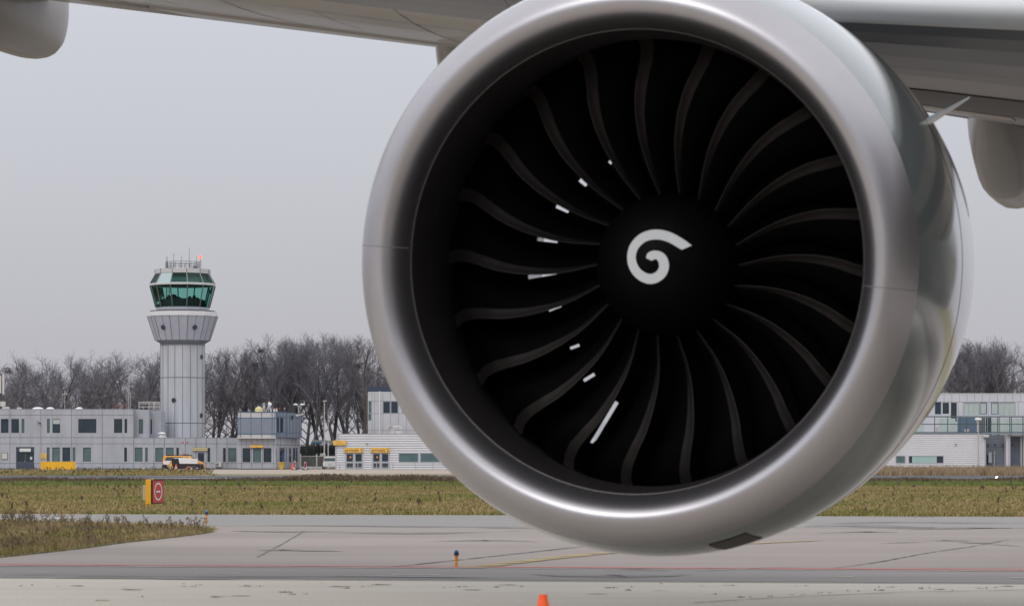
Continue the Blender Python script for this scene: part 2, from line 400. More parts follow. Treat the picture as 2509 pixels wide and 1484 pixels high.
holes = [slot(*q) for q in SLOTS]; outer_c = [(1.70*math.cos(2*math.pi*i/120), 1.70*math.sin(2*math.pi*i/120), 0) for i in range(120)]
loops_ = [outer_c] + holes; flat = [q for l in loops_ for q in l]; tri = tessellate_polygon([[Vector(q) for q in l] for l in loops_])
MB().add([tuple(C0+AX*2.2+E1*q[0]+E2*q[1]) for q in flat], [tuple(t) for t in tri]).build('daylight_slot_disc', M['core'], plane)
# spiral painted on the spinner
def on_spinner(px, py, lift=.003):
    o = Vector((0, 0, CH)); d = Vector(((px-1254)/FOC, 1, (HY-py)/FOC)).normalized()
    t = 18.5
    for _ in range(400):
        q = o + d*t - C0; s = q.dot(AX); rad = (q - AX*s).length
        if s > .785 and rad < sp_r(min(s, 1.44)): break
        t += .004
    for _ in range(20):
        t -= .0003; q = o + d*t - C0; s = q.dot(AX); rad = (q - AX*s).length
        if not (s > .785 and rad < sp_r(min(s, 1.44))): break
    return o + d*(t - lift)
SPL = [(716, 742, 24), (728, 722, 36), (748, 708, 36), (775, 705, 34), (802, 715, 37), (824, 738, 39), (836, 770, 40), (838, 806, 40), (824, 845, 40), (797, 875, 40), (760, 895, 40), (718, 900, 40), (676, 888, 39),
       (636, 862, 38), (604, 826, 37), (583, 782, 36), (574, 735, 35), (577, 690, 35), (592, 645, 36), (622, 602, 37), (663, 568, 38), (710, 548, 39), (760, 540, 40), (812, 542, 40), (862, 554, 40), (910, 574, 40), (955, 600, 40), (990, 622, 40)]
def spl(t):
    i = min(int(t), len(SPL)-2); f = t - i; a = np.array(SPL[max(0, i-1)], float); b = np.array(SPL[i], float); c = np.array(SPL[i+1], float); d = np.array(SPL[min(len(SPL)-1, i+2)], float)
    return .5*((2*b) + (c-a)*f + (2*a-5*b+4*c-d)*f*f + (3*b-a-3*c+d)*f**3)
ts = np.linspace(0, len(SPL)-1, 110); vs = []
P = [spl(t) for t in ts]
for i, q in enumerate(P):
    a = P[max(0, i-1)]; b = P[min(len(P)-1, i+1)]; tx, ty = b[0]-a[0], b[1]-a[1]; L = math.hypot(tx, ty); nx, ny = -ty/L, tx/L
    for u in (-1, -.33, .33, 1): vs.append((q[0]+nx*q[2]*u, q[1]+ny*q[2]*u))
vs += [(985, 662), (1012, 651), (1038, 640), (1065, 628)][::1]
# the last ring must run from the inner (lower) to the outer edge in the same order as the others
last = vs[-8:-4]
if (last[0][0]-985)**2+(last[0][1]-662)**2 > (last[3][0]-985)**2+(last[3][1]-662)**2: vs[-4:] = vs[-4:][::-1]
v3 = [tuple(on_spinner(1373.9+x/3.3226, 412.2+y/3.3226)) for x, y in vs]
nr = len(v3)//4
MB().add(v3, [(4*i+k, 4*i+k+1, 4*i+4+k+1, 4*i+4+k) for i in range(nr-1) for k in range(3)]).build('spinner_spiral', M['spiral'], fan)

# ---- wing
def LEp(L): return Vector((1.94-.79*L, 23.85+.91*L, 5.52+.215*L)) if L >= 0 else Vector((1.94-.79*L, 23.85+.91*L, 5.52+.17*L))
def TEp(L): return Vector((4.53-.85*L, 33.5+.69*L, 5.88+.20*L)) if L >= 0 else Vector((4.53-.966*L, 33.5+.26*L, 5.86+.20*L))
def z_low(u):  # lower surface height in fractions of chord
    return -.058*math.sin(math.pi*min(1, u*1.02)**.62)*(1-.25*u) if u > 0 else 0
def z_up(u): return .062*math.sin(math.pi*u**.55)
def wing_pt(L, u, kind, dz=0.):
    a = LEp(L); b = TEp(L); c = (b-a).length
    z = (z_low(u)*interp(L, [-6, 0, 10, 20], [.9, .8, .5, .45]) if kind == 'l' else z_up(u))*c
    return a + (b-a)*u + Vector((0, 0, z+dz))
LS = [-6.2, -4, -3, -2, -1, 0, 1, 2.5, 4, 6, 8, 10, 12, 14, 16, 18, 21, 24]
def loft(loopf, Ls, closed=True):
    mb = MB(); rings = [loopf(L) for L in Ls]; n = len(rings[0]); vs = [tuple(p) for r_ in rings for p in r_]
    fs = [(j*n+i, j*n+(i+1) % n, (j+1)*n+(i+1) % n, (j+1)*n+i) for j in range(len(rings)-1) for i in range(n if closed else n-1)]
    if closed: fs += [tuple(range(n)), tuple(range((len(rings)-1)*n, len(rings)*n))]
    return mb.add(vs, fs)
def main_loop(L):
    ue = interp(L, [-1, 3], [.655, .695]); us = [.014, .03, .05, .08, .14, .2, .3, .4, .5, .6, ue]
    lo = [wing_pt(L, u, 'l') for u in us]
    notch = [wing_pt(L, ue+.004, 'l', .14), wing_pt(L, .73, 'u', -.10), wing_pt(L, .80, 'u', -.05), wing_pt(L, .80, 'u')]
    up = [wing_pt(L, u, 'u') for u in (.7, .6, .5, .4, .3, .2, .1, .05)]
    return lo + notch + up
wing = loft(main_loop, LS).build('wing', M['wing'], plane, smooth=False)
def slat_loop(L):
    us_l = [.014, .010, .007, .004, .0015]
    return [wing_pt(L, .016, 'l', .02)] + [wing_pt(L, u, 'l', -.02) for u in us_l] + [LEp(L) + (LEp(L)-TEp(L)).normalized()*.01] + [wing_pt(L, u, 'u', .01) for u in (.002, .01, .025, .045, .08)] + [wing_pt(L, .08, 'u', -.05)]
for a, b in ((-6.2, 0.98), (1.0, 2.58), (2.6, 9), (9.03, 16), (16.03, 24)):
    loft(slat_loop, list(np.linspace(a, b, 8))).build('slat', M['slat'], wing, smooth=True)
def flap_loop(L):
    lo = [wing_pt(L, u, 'l', -.03) for u in (.725, .75, .80, .86, .92, .97)]
    return [wing_pt(L, .715, 'l', .10)] + lo + [wing_pt(L, 1.0, 'l', -.012), wing_pt(L, 1.0, 'l', .012)] + [wing_pt(L, u, 'l', .06+.25*(1-u)*2) for u in (.95, .88, .80, .74)]
for a, b in ((-6.2, -.02), (.02, 10.5), (10.54, 24)):
    loft(flap_loop, list(np.linspace(a, b, 9))).build('flap', M['wing'], wing, smooth=True)
M['nose_panel'] = mat('nose_panel_paint', (.125, .128, .140), .35, noise=.08, nscale=.6, coat=.2)
def nose_loop(L): return [wing_pt(L, u, 'l', -.006) for u in (.016, .03, .05, .08, .115)] + [wing_pt(L, .115, 'l', .02), wing_pt(L, .05, 'l', .02), wing_pt(L, .016, 'l', .02)]
for a, b in ((-6.2, .9), (.93, 2.6), (2.63, 24)): loft(nose_loop, list(np.linspace(a, b, 8))).build('nose_panel', M['nose_panel'], wing, smooth=False)
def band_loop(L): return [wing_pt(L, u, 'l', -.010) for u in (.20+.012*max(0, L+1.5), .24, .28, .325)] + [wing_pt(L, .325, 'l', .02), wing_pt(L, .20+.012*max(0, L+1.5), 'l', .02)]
loft(band_loop, list(np.linspace(-6.2, .9, 10))).build('cove_shade_strip', mat('cove_shade_paint', (.042, .038, .036), .5, noise=.15, nscale=1), wing)  # shade of the flap cove painted in as a dark strip
def light_loop(L): return [wing_pt(L, u, 'l', -.012) for u in (.335, .36, .385)] + [wing_pt(L, .385, 'l', .02), wing_pt(L, .335, 'l', .02)]
for a, b in ((-3.6, -2.3), (-2.0, .3)): loft(light_loop, list(np.linspace(a, b, 5))).build('pale_strip', mat('pale_strip_paint', (.42, .375, .345), .4) if 'pale_strip_paint' not in bpy.data.materials else bpy.data.materials['pale_strip_paint'], wing)
# thin panel joints on the underside
mbj = MB()
def under_line(pts, hw=.012):
    for (L0, u0), (L1, u1) in zip(pts[:-1], pts[1:]):
        n = 8
        for i in range(n):
            qa = [L0+(L1-L0)*i/n, u0+(u1-u0)*i/n]; qb = [L0+(L1-L0)*(i+1)/n, u0+(u1-u0)*(i+1)/n]
            a = wing_pt(qa[0], qa[1], 'l', -.006); b = wing_pt(qb[0], qb[1], 'l', -.006)
            d = (b-a).normalized(); s_ = d.cross(Vector((0, 0, 1))).normalized()*hw
            mbj.add([a-s_, a+s_, b+s_, b-s_], [(0, 1, 2, 3)])
under_line([(-6, .22), (20, .22)]); under_line([(-6, .45), (20, .47)])
under_line([(-6, .62), (20, .64)]); under_line([(-6, .33), (9, .34)], .008)
for L in (-4.6, -2.0, .4, 2.9, 5.8, 8.8, 12): under_line([(L, .22), (L+.1, .45)], .007)
for L0, u0 in ((-2.6, .27), (-1.2, .52), (3.4, .40), (6.3, .55), (9.3, .57), (11.6, .5)): under_line([(L0, u0), (L0+.7, u0), (L0+.7, u0+.05), (L0, u0+.05), (L0, u0)], .007)
for L in (-3.2, -.8, 1.6, 4.3, 7.2, 10.4, 13.5): under_line([(L, .08), (L+.25, .69)])
mbj.build('panel_joints', mat('joint_grey', (.20, .18, .17), .6), wing)
# canoe fairings under the wing
def fairing(L, half, depth, fwd, aft, dz0=0.):
    T = TEp(L); ax = Vector((math.sin(YAW), math.cos(YAW), 0)); sd_ = Vector((math.cos(YAW), -math.sin(YAW), 0)); rings = []
    N = 26
    for i in range(N+1):
        t = i/N; s = -fwd + (fwd+aft)*t
        e = (1 - abs(2*t-1)**3.2); wdt = half*(max(1e-3, 1-(1-t)**5) if t < .5 else max(.001, 1-((t-.5)/.5)**5.5))**.5 * min(1, .25+2.2*t if t < .34 else 1)
        dp = depth*min(1, (t/.45)**.8 if t < .45 else 1)*(max(.001, 1-((t-.45)/.55)**6)**.5 if t > .45 else 1)
        c = T + ax*s; top = c.z + dz0 + .15
        ring = []
        for k in range(17):
            a = math.pi*k/16; x = -math.cos(a); z = math.sin(a)**.62 if 0 < k < 16 else 0
            xx = math.copysign(abs(x)**.75, x)
            ring.append((c.x + sd_.x*xx*wdt, c.y + sd_.y*xx*wdt, c.z + dz0 - dp*z))
        ring.append((c.x + sd_.x*wdt*.9, c.y + sd_.y*wdt*.9, top)); ring.append((c.x - sd_.x*wdt*.9, c.y - sd_.y*wdt*.9, top))
        rings.append(ring)
    n = len(rings[0]); vs = [q for r_ in rings for q in r_]
    fs = [(j*n+i, j*n+(i+1) % n, (j+1)*n+(i+1) % n, (j+1)*n+i) for j in range(N) for i in range(n)] + [tuple(range(n)), tuple(range(N*n, (N+1)*n))]
    return MB().add(vs, fs)
for L, half, dep, fwd, aft, dz in ((-1.45, .36, 1.12, 4.6, .55, .06), (5.75, .33, .80, 2.3, .8, .05), (13.9, .36, 1.0, 3.6, 1.1, .05), (20, .3, .6, 3, .8, .05)):
    fairing(L, half, dep, fwd, aft, dz).build('flap_track_fairing', M['fairing'], wing, smooth=True)
# pylon
pv = []
for s, zb, zt, hw in ((2.2, 1.9, 2.12, .08), (3.0, 1.9, 2.45, .24), (4.3, 1.8, 2.75, .27), (6.5, 1.5, 2.75, .27), (9.0, 1.9, 2.6, .18)):
    c = C0 + AX*s
    for x, z in ((-hw, zb), (hw, zb), (hw, zt), (-hw, zt)): pv.append((c.x + E1.x*x, c.y + E1.y*x, C0.z + z))
MB().add(pv, [(j*4+i, j*4+(i+1) % 4, (j+1)*4+(i+1) % 4, (j+1)*4+i) for j in range(4) for i in range(4)] + [(0, 1, 2, 3), (16, 17, 18, 19)]).build('pylon', M['cowl'], plane)
# fuselage of the same aircraft, to the right of the view
FA = Vector((math.sin(YAW), math.cos(YAW), 0)); FC = Vector((C0.x, C0.y, 0)) + Vector((math.cos(YAW), -math.sin(YAW), 0))*9.7 + Vector((0, 0, 5.2))
vs = []; NS = 48; prof = [(-30, .05), (-29.5, .9), (-28.5, 1.6), (-26.5, 2.4), (-24, 2.9), (-21, 3.1), (-10, 3.1), (0, 3.1), (15, 3.1), (25, 3.05), (36, 1.8), (40, .5)]
for s, r in prof:
    for i in range(NS):
        a = 2*math.pi*i/NS; q = FC + FA*s + Vector((math.cos(YAW), -math.sin(YAW), 0))*r*math.cos(a) + Vector((0, 0, r*math.sin(a) - (.5*(3.1-r)/3.1 if s < 0 else -.6*(3.1-r)))); vs.append(tuple(q))
MB().add(vs, [(j*NS+i, j*NS+(i+1) % NS, (j+1)*NS+(i+1) % NS, (j+1)*NS+i) for j in range(len(prof)-1) for i in range(NS)] + [tuple(range(NS)), tuple(range((len(prof)-1)*NS, len(prof)*NS))]).build('fuselage', M['fus'], plane, smooth=True)

# ================================================================== SETTING: ground sheets
def ground_mat(name, col, col2, streak=(.12, .6, 1), big=.25, fine=18., amt=.25, rough=.85, extra=None):
    m = bpy.data.materials.new(name); m.use_nodes = True; n = m.node_tree; p = n.nodes['Principled BSDF']; p.inputs['Roughness'].default_value = rough
    p.inputs['Specular IOR Level'].default_value = .3
    t = n.nodes.new('ShaderNodeTexCoord'); mp = n.nodes.new('ShaderNodeMapping'); mp.inputs['Scale'].default_value = streak; mp.inputs['Rotation'].default_value = (0, 0, R(8))
    n.links.new(t.outputs['Object'], mp.inputs[0])
    a = n.nodes.new('ShaderNodeTexNoise'); a.inputs['Scale'].default_value = big; a.inputs['Detail'].default_value = 8; a.inputs['Roughness'].default_value = .6
    n.links.new(mp.outputs[0], a.inputs[0])
    b = n.nodes.new('ShaderNodeTexNoise'); b.inputs['Scale'].default_value = fine; b.inputs['Detail'].default_value = 5; b.inputs['Roughness'].default_value = .7
    n.links.new(t.outputs['Object'], b.inputs[0])
    mr = n.nodes.new('ShaderNodeMapRange'); mr.inputs[1].default_value = .38; mr.inputs[2].default_value = .62; n.links.new(a.outputs[0], mr.inputs[0])
    mc = n.nodes.new('ShaderNodeMix'); mc.data_type = 'RGBA'; mc.inputs[6].default_value = (*col, 1); mc.inputs[7].default_value = (*col2, 1)
    n.links.new(mr.outputs[0], mc.inputs[0])
    m2 = n.nodes.new('ShaderNodeMapRange'); m2.inputs[1].default_value = .3; m2.inputs[2].default_value = .7; m2.inputs[3].default_value = 1-amt; m2.inputs[4].default_value = 1+amt
    n.links.new(b.outputs[0], m2.inputs[0]); sc_ = n.nodes.new('ShaderNodeVectorMath'); sc_.operation = 'SCALE'
    n.links.new(mc.outputs[2], sc_.inputs[0]); n.links.new(m2.outputs[0], sc_.inputs['Scale']); n.links.new(sc_.outputs[0], p.inputs['Base Color'])
    return m
M['soil'] = ground_mat('grass_soil', (.16, .16, .065), (.21, .17, .09), (.5, .5, 1), .16, 3., .35)
M['asphalt'] = ground_mat('asphalt', (.238, .206, .188), (.288, .252, .230), (.10, .35, 1), .5, 25., .16)
M['asphalt_far'] = ground_mat('asphalt_old_lane', (.222, .212, .202), (.248, .236, .224), (.10, .35, 1), .5, 25., .14)
M['asphalt_dark'] = ground_mat('asphalt_service_road', (.190, .176, .170), (.225, .210, .202), (.06, .6, 1), .7, 25., .16)
M['asphalt_road'] = ground_mat('asphalt_perimeter', (.060, .065, .075), (.085, .09, .10), (.05, .2, 1), .3, 5., .2)
M['concrete'] = ground_mat('apron_concrete', (.485, .445, .388), (.540, .500, .438), (.12, .9, 1), .8, 22., .14)
M['sand'] = ground_mat('pale_paving', (.33, .27, .22), (.38, .32, .27), (.3, .3, 1), .4, 5., .12)
SL = -.135     # the pavement edges run slightly oblique to the view
def strip(name, ya, yb, z, m, xa=-160, xb=160, slope=SL):
    mb = MB(); n = 24; vs = []
    for i in range(n+1):
        x = xa + (xb-xa)*i/n; vs += [(x, ya + slope*x, z), (x, yb + slope*x, z)]
    return mb.add(vs, [(2*i, 2*i+2, 2*i+3, 2*i+1) for i in range(n)]).build(name, m, kind='structure', fix=False)
MB().add([(-1800, -300, 0), (1800, -300, 0), (1800, 3000, 0), (-1800, 3000, 0)], [(0, 1, 2, 3)]).build('ground', M['soil'], kind='structure', fix=False)
def Yc(py): return FOC*CH/(py-HY)
strip('apron', -60, Yc(1421.3), .004, M['concrete'])
strip('service_road', Yc(1421.3)+.02, Yc(1391), .004, M['asphalt_dark'])
strip('taxiway', Yc(1391), Yc(1262), .004, M['asphalt'])
strip('taxiway_far_lane', Yc(1290), Yc(1262)-.02, .008, M['asphalt_far'])
strip('joint_line', Yc(1421.3)-.04, Yc(1421.3)+.04, .010, mat('joint_tar', (.05, .05, .05), .8))
strip('joint_edge', Yc(1422.8)-.12, Yc(1422.8), .010, mat('joint_pale', (.42, .40, .36), .8))
strip('perimeter_road', 206, 262, .004, M['asphalt_road'], slope=-.03)
strip('forecourt', 285, 520, .004, M['sand'], xa=-600, xb=600, slope=0)
# worn red and white edge lines, lane dashes, yellow lead line
def worn(name, col, wear, scale=3., rough=.7):
    m = mat(name, col, rough); n = m.node_tree; p = n.nodes['Principled BSDF']
    t = n.nodes.new('ShaderNodeTexCoord'); nz = n.nodes.new('ShaderNodeTexNoise'); nz.inputs['Scale'].default_value = scale; nz.inputs['Detail'].default_value = 8
    mp = n.nodes.new('ShaderNodeMapping'); mp.inputs['Scale'].default_value = (.35, 1, 1); n.links.new(t.outputs['Object'], mp.inputs[0]); n.links.new(mp.outputs[0], nz.inputs[0])
    mr = n.nodes.new('ShaderNodeMapRange'); mr.inputs[1].default_value = wear-.14; mr.inputs[2].default_value = wear+.14; mr.inputs[3].default_value = 0; mr.inputs[4].default_value = 1
    n.links.new(nz.outputs[0], mr.inputs[0]); n.links.new(mr.outputs[0], p.inputs['Alpha']); return m
M['line_white'] = worn('worn_white_line', (.50, .47, .42), .42)
M['line_red'] = worn('worn_red_line', (.48, .09, .10), .33)
M['line_yellow'] = worn('worn_yellow_line', (.33, .25, .11), .44)
M['line_bright'] = worn('white_line', (.75, .75, .75), .30)
M['tar'] = worn('tar_seam_line', (.12, .108, .10), .42)
M['tyre'] = worn('tyre_rubber_mark', (.200, .183, .176), .52, 1.2)
M['dirt'] = worn('dirt_stain', (.27, .245, .20), .50, 2.5)
strip('red_edge_line', 43.62, 43.90, .012, M['line_red'], xa=-60, xb=60)
strip('white_edge_line', 43.22, 43.42, .012, M['line_white'], xa=-60, xb=60)
strip('far_edge_line', Yc(1263.5)-.25, Yc(1263.5), .012, M['line_white'], xa=-60, xb=80)
def ribbon(name, pts, width, z, m, taper=False, wpix=None):
    P = [np.array(G(px, py, z)) for px, py in pts]
    # resample smoothly
    n = 24; tt = np.linspace(0, len(P)-1, n); Q = []
    for t in tt:
        i = min(int(t), len(P)-2); f = t-i; Q.append(P[i]*(1-f)+P[i+1]*f)
    vs = []
    for i, q in enumerate(Q):
        d = Q[min(n-1, i+1)] - Q[max(0, i-1)]; d /= np.linalg.norm(d); s_ = np.array([-d[1], d[0], 0]); wd = width*(min(1, 4*i/n, 4*(n-1-i)/n)+.05 if taper else 1)/2
        vs += [tuple(q - s_*wd), tuple(q + s_*wd)]
    return MB().add(vs, [(2*i, 2*i+2, 2*i+3, 2*i+1) for i in range(n-1)]).build(name, m, kind='structure', fix=False)
for a, b in ((14, 131), (478, 591), (956, 1078), (1457, 1580), (1961, 2090), (2472, 2600)):
    y0, y1 = [1399 + (x-14)*.00565 for x in (a, b)]
    ribbon('lane_dash', [(a, y0+1), (b, y1+1)], .14, .012, M['line_white'])
ribbon('lead_line', [(1150, 1389), (1300, 1371), (1450, 1355.5), (1700, 1336), (2000, 1322)], .42, .016, M['line_yellow'])
ribbon('tar_seam', [(967, 1386), (1130, 1369), (1388, 1341), (1600, 1322)], .09, .014, M['tar'])
ribbon('tar_seam', [(630, 1363), (687, 1333), (748, 1298)], .035, .014, M['tar'])
ribbon('tar_seam', [(2043, 1390), (2150, 1375), (2280, 1351), (2380, 1337), (2471, 1320)], .055, .014, M['tar'])
ribbon('tar_seam', [(1700, 1398), (1900, 1388), (2100, 1391), (2500, 1389)], .05, .014, M['tar'])
for pts, wd in (([(640, 1285), (900, 1287), (1200, 1291), (1560, 1296)], 1.0), ([(560, 1299), (760, 1301), (1010, 1305), (1280, 1299)], 1.3), ([(1060, 1324), (1200, 1322), (1320, 1326)], .8),
                ([(630, 1347), (700, 1345), (850, 1349)], .6), ([(2010, 1283), (2200, 1278), (2500, 1282)], 1.2), ([(1970, 1289), (2090, 1285), (2230, 1292), (2290, 1293)], 1.6), ([(2220, 1296), (2400, 1291), (2470, 1293)], 1.2),
                ([(2000, 1305), (2130, 1301), (2200, 1303)], .7), ([(2150, 1265), (2300, 1265)], 1.2), ([(1300, 1404), (1500, 1410), (1700, 1404)], .9), ([(1480, 1396), (1560, 1393), (1640, 1396)], .5),
                ([(100, 1413), (330, 1413), (600, 1418)], .5), ([(2150, 1330), (2330, 1322), (2508, 1338)], .5), ([(0, 1405), (400, 1410), (900, 1409), (1300, 1414)], .5)):
    ribbon('tyre_mark', pts, wd, .015, M['tyre'], taper=True)
ribbon('perimeter_line', [(135, 1170), (400, 1170.3), (700, 1171)], 1.1, .05, M['line_bright'])
ribbon('perimeter_line', [(330, 1165.6), (700, 1166)], 1.0, .05, M['line_white'])
ribbon('verge_line', [(-60, 1279.5), (60, 1280), (205, 1281)], .7, .016, M['line_bright'])
for k in range(12):
    px = random.uniform(0, 2500); py = random.uniform(1428, 1475)
    L_ = random.uniform(15, 60); ribbon('stain', [(px, py), (px+L_*.5, py+random.uniform(-1, 1)), (px+L_, py+.3)], random.uniform(.12, .4), .012, M['dirt'], taper=True)
ribbon('apron_joint', [(1700, 1474), (1830, 1466), (1980, 1458), (2200, 1449), (2440, 1444), (2560, 1441)], .05, .012, M['tar'])
# the grassy verge between taxiway and turn-off
vp = [G(-500, 1434), G(0, 1366), G(120, 1353), G(200, 1344), G(300, 1330), G(400, 1319.5), G(470, 1311), G(508, 1305.5), G(524, 1303), G(514, 1300.5), G(480, 1297.5), G(420, 1294), G(250, 1288), G(0, 1283), G(-500, 1276)]
MB().add([(x, y, .03) for x, y, z in vp] + [(x, y, 0) for x, y, z in vp], [tuple(range(len(vp)))] + [(i, (i+1) % len(vp), len(vp)+(i+1) % len(vp), len(vp)+i) for i in range(len(vp))]).build('verge', M['soil'], kind='structure')

# ================================================================== grass and weeds (uncountable growth)
def veg_mat(name, c1, c2, c3, scale=.12, dry=.5, stretch=(1, .45, 1)):
    m = bpy.data.materials.new(name); m.use_nodes = True; n = m.node_tree; p = n.nodes['Principled BSDF']; p.inputs['Roughness'].default_value = .8; p.inputs['Specular IOR Level'].default_value = .25
    at = n.nodes.new('ShaderNodeAttribute'); at.attribute_name = 'tint'
    t = n.nodes.new('ShaderNodeTexCoord'); mp = n.nodes.new('ShaderNodeMapping'); mp.inputs['Scale'].default_value = stretch; n.links.new(t.outputs['Object'], mp.inputs[0])
    nz = n.nodes.new('ShaderNodeTexNoise'); nz.inputs['Scale'].default_value = scale; nz.inputs['Detail'].default_value = 6; nz.inputs['Roughness'].default_value = .65; n.links.new(mp.outputs[0], nz.inputs[0])
    ad = n.nodes.new('ShaderNodeMath'); ad.operation = 'MULTIPLY_ADD'; ad.inputs[1].default_value = .30; n.links.new(at.outputs['Fac'], ad.inputs[0]); n.links.new(nz.outputs[0], ad.inputs[2])
    r_ = n.nodes.new('ShaderNodeValToRGB'); e = r_.color_ramp; e.elements[0].position = dry-.04; e.elements[0].color = (*c1, 1); e.elements[1].position = dry+.30; e.elements[1].color = (*c3, 1)
    k = e.elements.new(dry+.12); k.color = (*c2, 1)
    n.links.new(ad.outputs[0], r_.inputs[0]); n.links.new(r_.outputs[0], p.inputs['Base Color'])
    return m
def blades(name, pts, hmin, hmax, wd, per, spread, m, lean=.5, kind='stuff', label=None, cat=None, z0=0., hfun=None):
    """tufts of thin bent blades, one mesh"""
    N = len(pts); c = np.repeat(np.asarray(pts), per, 0); n = len(c)
    c = c + RNG.normal(0, spread, (n, 2)); tint = np.repeat(RNG.random(N), per)*.6 + RNG.random(n)*.4
    h = np.repeat(RNG.uniform(hmin, hmax, N), per)*RNG.uniform(.5, 1.1, n)
    if hfun is not None: h = h*hfun(c)
    a = RNG.uniform(0, 2*np.pi, n); dx = np.cos(a)*wd/2*RNG.uniform(.6, 1.5, n); dy = np.sin(a)*wd/2
    b = RNG.uniform(0, 2*np.pi, n); l = RNG.uniform(.1, lean, n)*h; lx = np.cos(b)*l; ly = np.sin(b)*l
    V = np.zeros((n, 5, 3)); z = np.full(n, z0)
    V[:,0] = np.stack([c[:,0]-dx, c[:,1]-dy, z], 1); V[:,1] = np.stack([c[:,0]+dx, c[:,1]+dy, z], 1)
    V[:,2] = np.stack([c[:,0]-dx*.7+lx*.4, c[:,1]-dy*.7+ly*.4, z+h*.6], 1); V[:,3] = np.stack([c[:,0]+dx*.7+lx*.4, c[:,1]+dy*.7+ly*.4, z+h*.6], 1)
    V[:,4] = np.stack([c[:,0]+lx, c[:,1]+ly, z+h], 1)
    me = bpy.data.meshes.new(name); me.vertices.add(n*5); me.vertices.foreach_set('co', V.ravel())
    base = (np.arange(n)*5)[:,None]; li = np.concatenate([base+np.array([0,1,3,2]), base+np.array([2,3,4])], 1).ravel()
    me.loops.add(n*7); me.loops.foreach_set('vertex_index', li.astype(np.int32)); me.polygons.add(n*2)
    st = (np.arange(n)*7)[:,None] + np.array([0, 4]); me.polygons.foreach_set('loop_start', st.ravel().astype(np.int32))
    me.update(calc_edges=True); me.validate()
    at = me.attributes.new('tint', 'FLOAT', 'POINT'); at.data.foreach_set('value', np.repeat(tint, 5).astype(np.float32))
    me.materials.append(m); o = bpy.data.objects.new(name, me); COL.objects.link(o)
    return tag(o, label, cat, None, kind)
def scatter_frustum(y0, y1, dens, marg=.20, xlim=None):
    n = int(dens * (marg*(y1**2 - y0**2))); u = RNG.random(n); y = np.sqrt(y0**2 + u*(y1**2-y0**2)); x = RNG.uniform(-marg, marg, n)*y
    y = y + SL*x*0; p = np.stack([x, y], 1)
    return p
def smooth_noise(x, y, s, seed=0):
    r = np.random.default_rng(seed); v = np.zeros_like(x)
    for k in range(10):
        a = r.uniform(0, 6.28); f = s*r.uniform(.5, 2.); v += np.sin((x*np.cos(a)+y*np.sin(a))*f + r.uniform(0, 6.28))
    return v/3.2
M['grass'] = veg_mat('meadow_grass', (.125, .170, .036), (.225, .205, .068), (.33, .245, .12), .16, .44)
M['grass_green'] = veg_mat('fresh_grass', (.105, .17, .036), (.15, .19, .055), (.22, .19, .08), .25, .56)
M['weed'] = veg_mat('dead_weeds', (.125, .092, .062), (.165, .122, .085), (.23, .175, .125), .3, .5)
M['weed_tan'] = veg_mat('tan_weeds', (.15, .11, .07), (.21, .16, .095), (.28, .215, .13), .5, .5)
M['verge_grass'] = veg_mat('verge_grass', (.13, .155, .042), (.25, .21, .08), (.36, .27, .145), .5, .46)
M['reed'] = veg_mat('dry_reeds', (.26, .19, .115), (.31, .23, .15), (.35, .27, .19), .2, .5)
P_ = scatter_frustum(80, 188, 13)
ok = P_[:,1] > 82.9 + SL*P_[:,0]; P_ = P_[ok]
blades('meadow_grass', P_, .05, .16, .05, 7, .13, M['grass'], .9, label='short green and brown winter grass of the wide field beyond the taxiway', cat='grass')
P_ = scatter_frustum(160, 192, 12); blades('fresh_grass', P_, .08, .2, .07, 6, .15, M['grass_green'], .8, label='greener band of grass at the far side of the field', cat='grass')
# dark weed sprigs scattered over the field
def stalks(name, pts, hmin, hmax, r, m, label=None, cat='weeds', z0=0., nb=5, head=True, hf=None, kind='stuff', lean=.18):
    n = len(pts); V = []; F = []; T = []; b = 0
    for (x, y) in pts:
        h = random.uniform(hmin, hmax)*(hf(x, y) if hf else 1); tn = random.random(); lx, ly = random.gauss(0, lean)*h, random.gauss(0, lean)*h
        def seg(p, q, w0, w1):
            nonlocal b
            a = random.uniform(0, math.pi); ca, sa = math.cos(a), math.sin(a)
            for (c1, s1) in ((ca, sa), (-sa, ca)):
                V.extend([(p[0]-c1*w0, p[1]-s1*w0, p[2]), (p[0]+c1*w0, p[1]+s1*w0, p[2]), (q[0]+c1*w1, q[1]+s1*w1, q[2]), (q[0]-c1*w1, q[1]-s1*w1, q[2])]); F.append((b, b+1, b+2, b+3)); b += 4; T.extend([tn]*4)
        p0 = (x, y, z0); p1 = (x+lx*.5, y+ly*.5, z0+h*.55); p2 = (x+lx, y+ly, z0+h)
        seg(p0, p1, r, r*.8); seg(p1, p2, r*.8, r*.5)
        for k in range(nb):
            t = random.uniform(.35, .95); a = random.uniform(0, 6.28); l = h*random.uniform(.12, .32)
            s_ = (x+lx*t, y+ly*t, z0+h*t); e = (s_[0]+math.cos(a)*l*.7, s_[1]+math.sin(a)*l*.7, s_[2]+l*.8)
            seg(s_, e, r*.6, r*.4)
            if head: seg(e, (e[0], e[1], e[2]+r*6), r*2.6, r*1.6)
    me = bpy.data.meshes.new(name); me.from_pydata(V, [], F); at = me.attributes.new('tint', 'FLOAT', 'POINT'); at.data.foreach_set('value', np.array(T, np.float32))
    me.materials.append(m); o = bpy.data.objects.new(name, me); COL.objects.link(o); return tag(o, label, cat, None, kind)
P_ = scatter_frustum(86, 180, .05); stalks('field_weeds', P_.tolist(), .10, .30, .012, M['weed'], 'dark dead weed sprigs scattered over the grass field', nb=6)
P_ = np.stack([RNG.uniform(-17, 17, 900), np.zeros(900)], 1); P_[:,1] = 83.1 + SL*P_[:,0] + RNG.exponential(.4, 900)
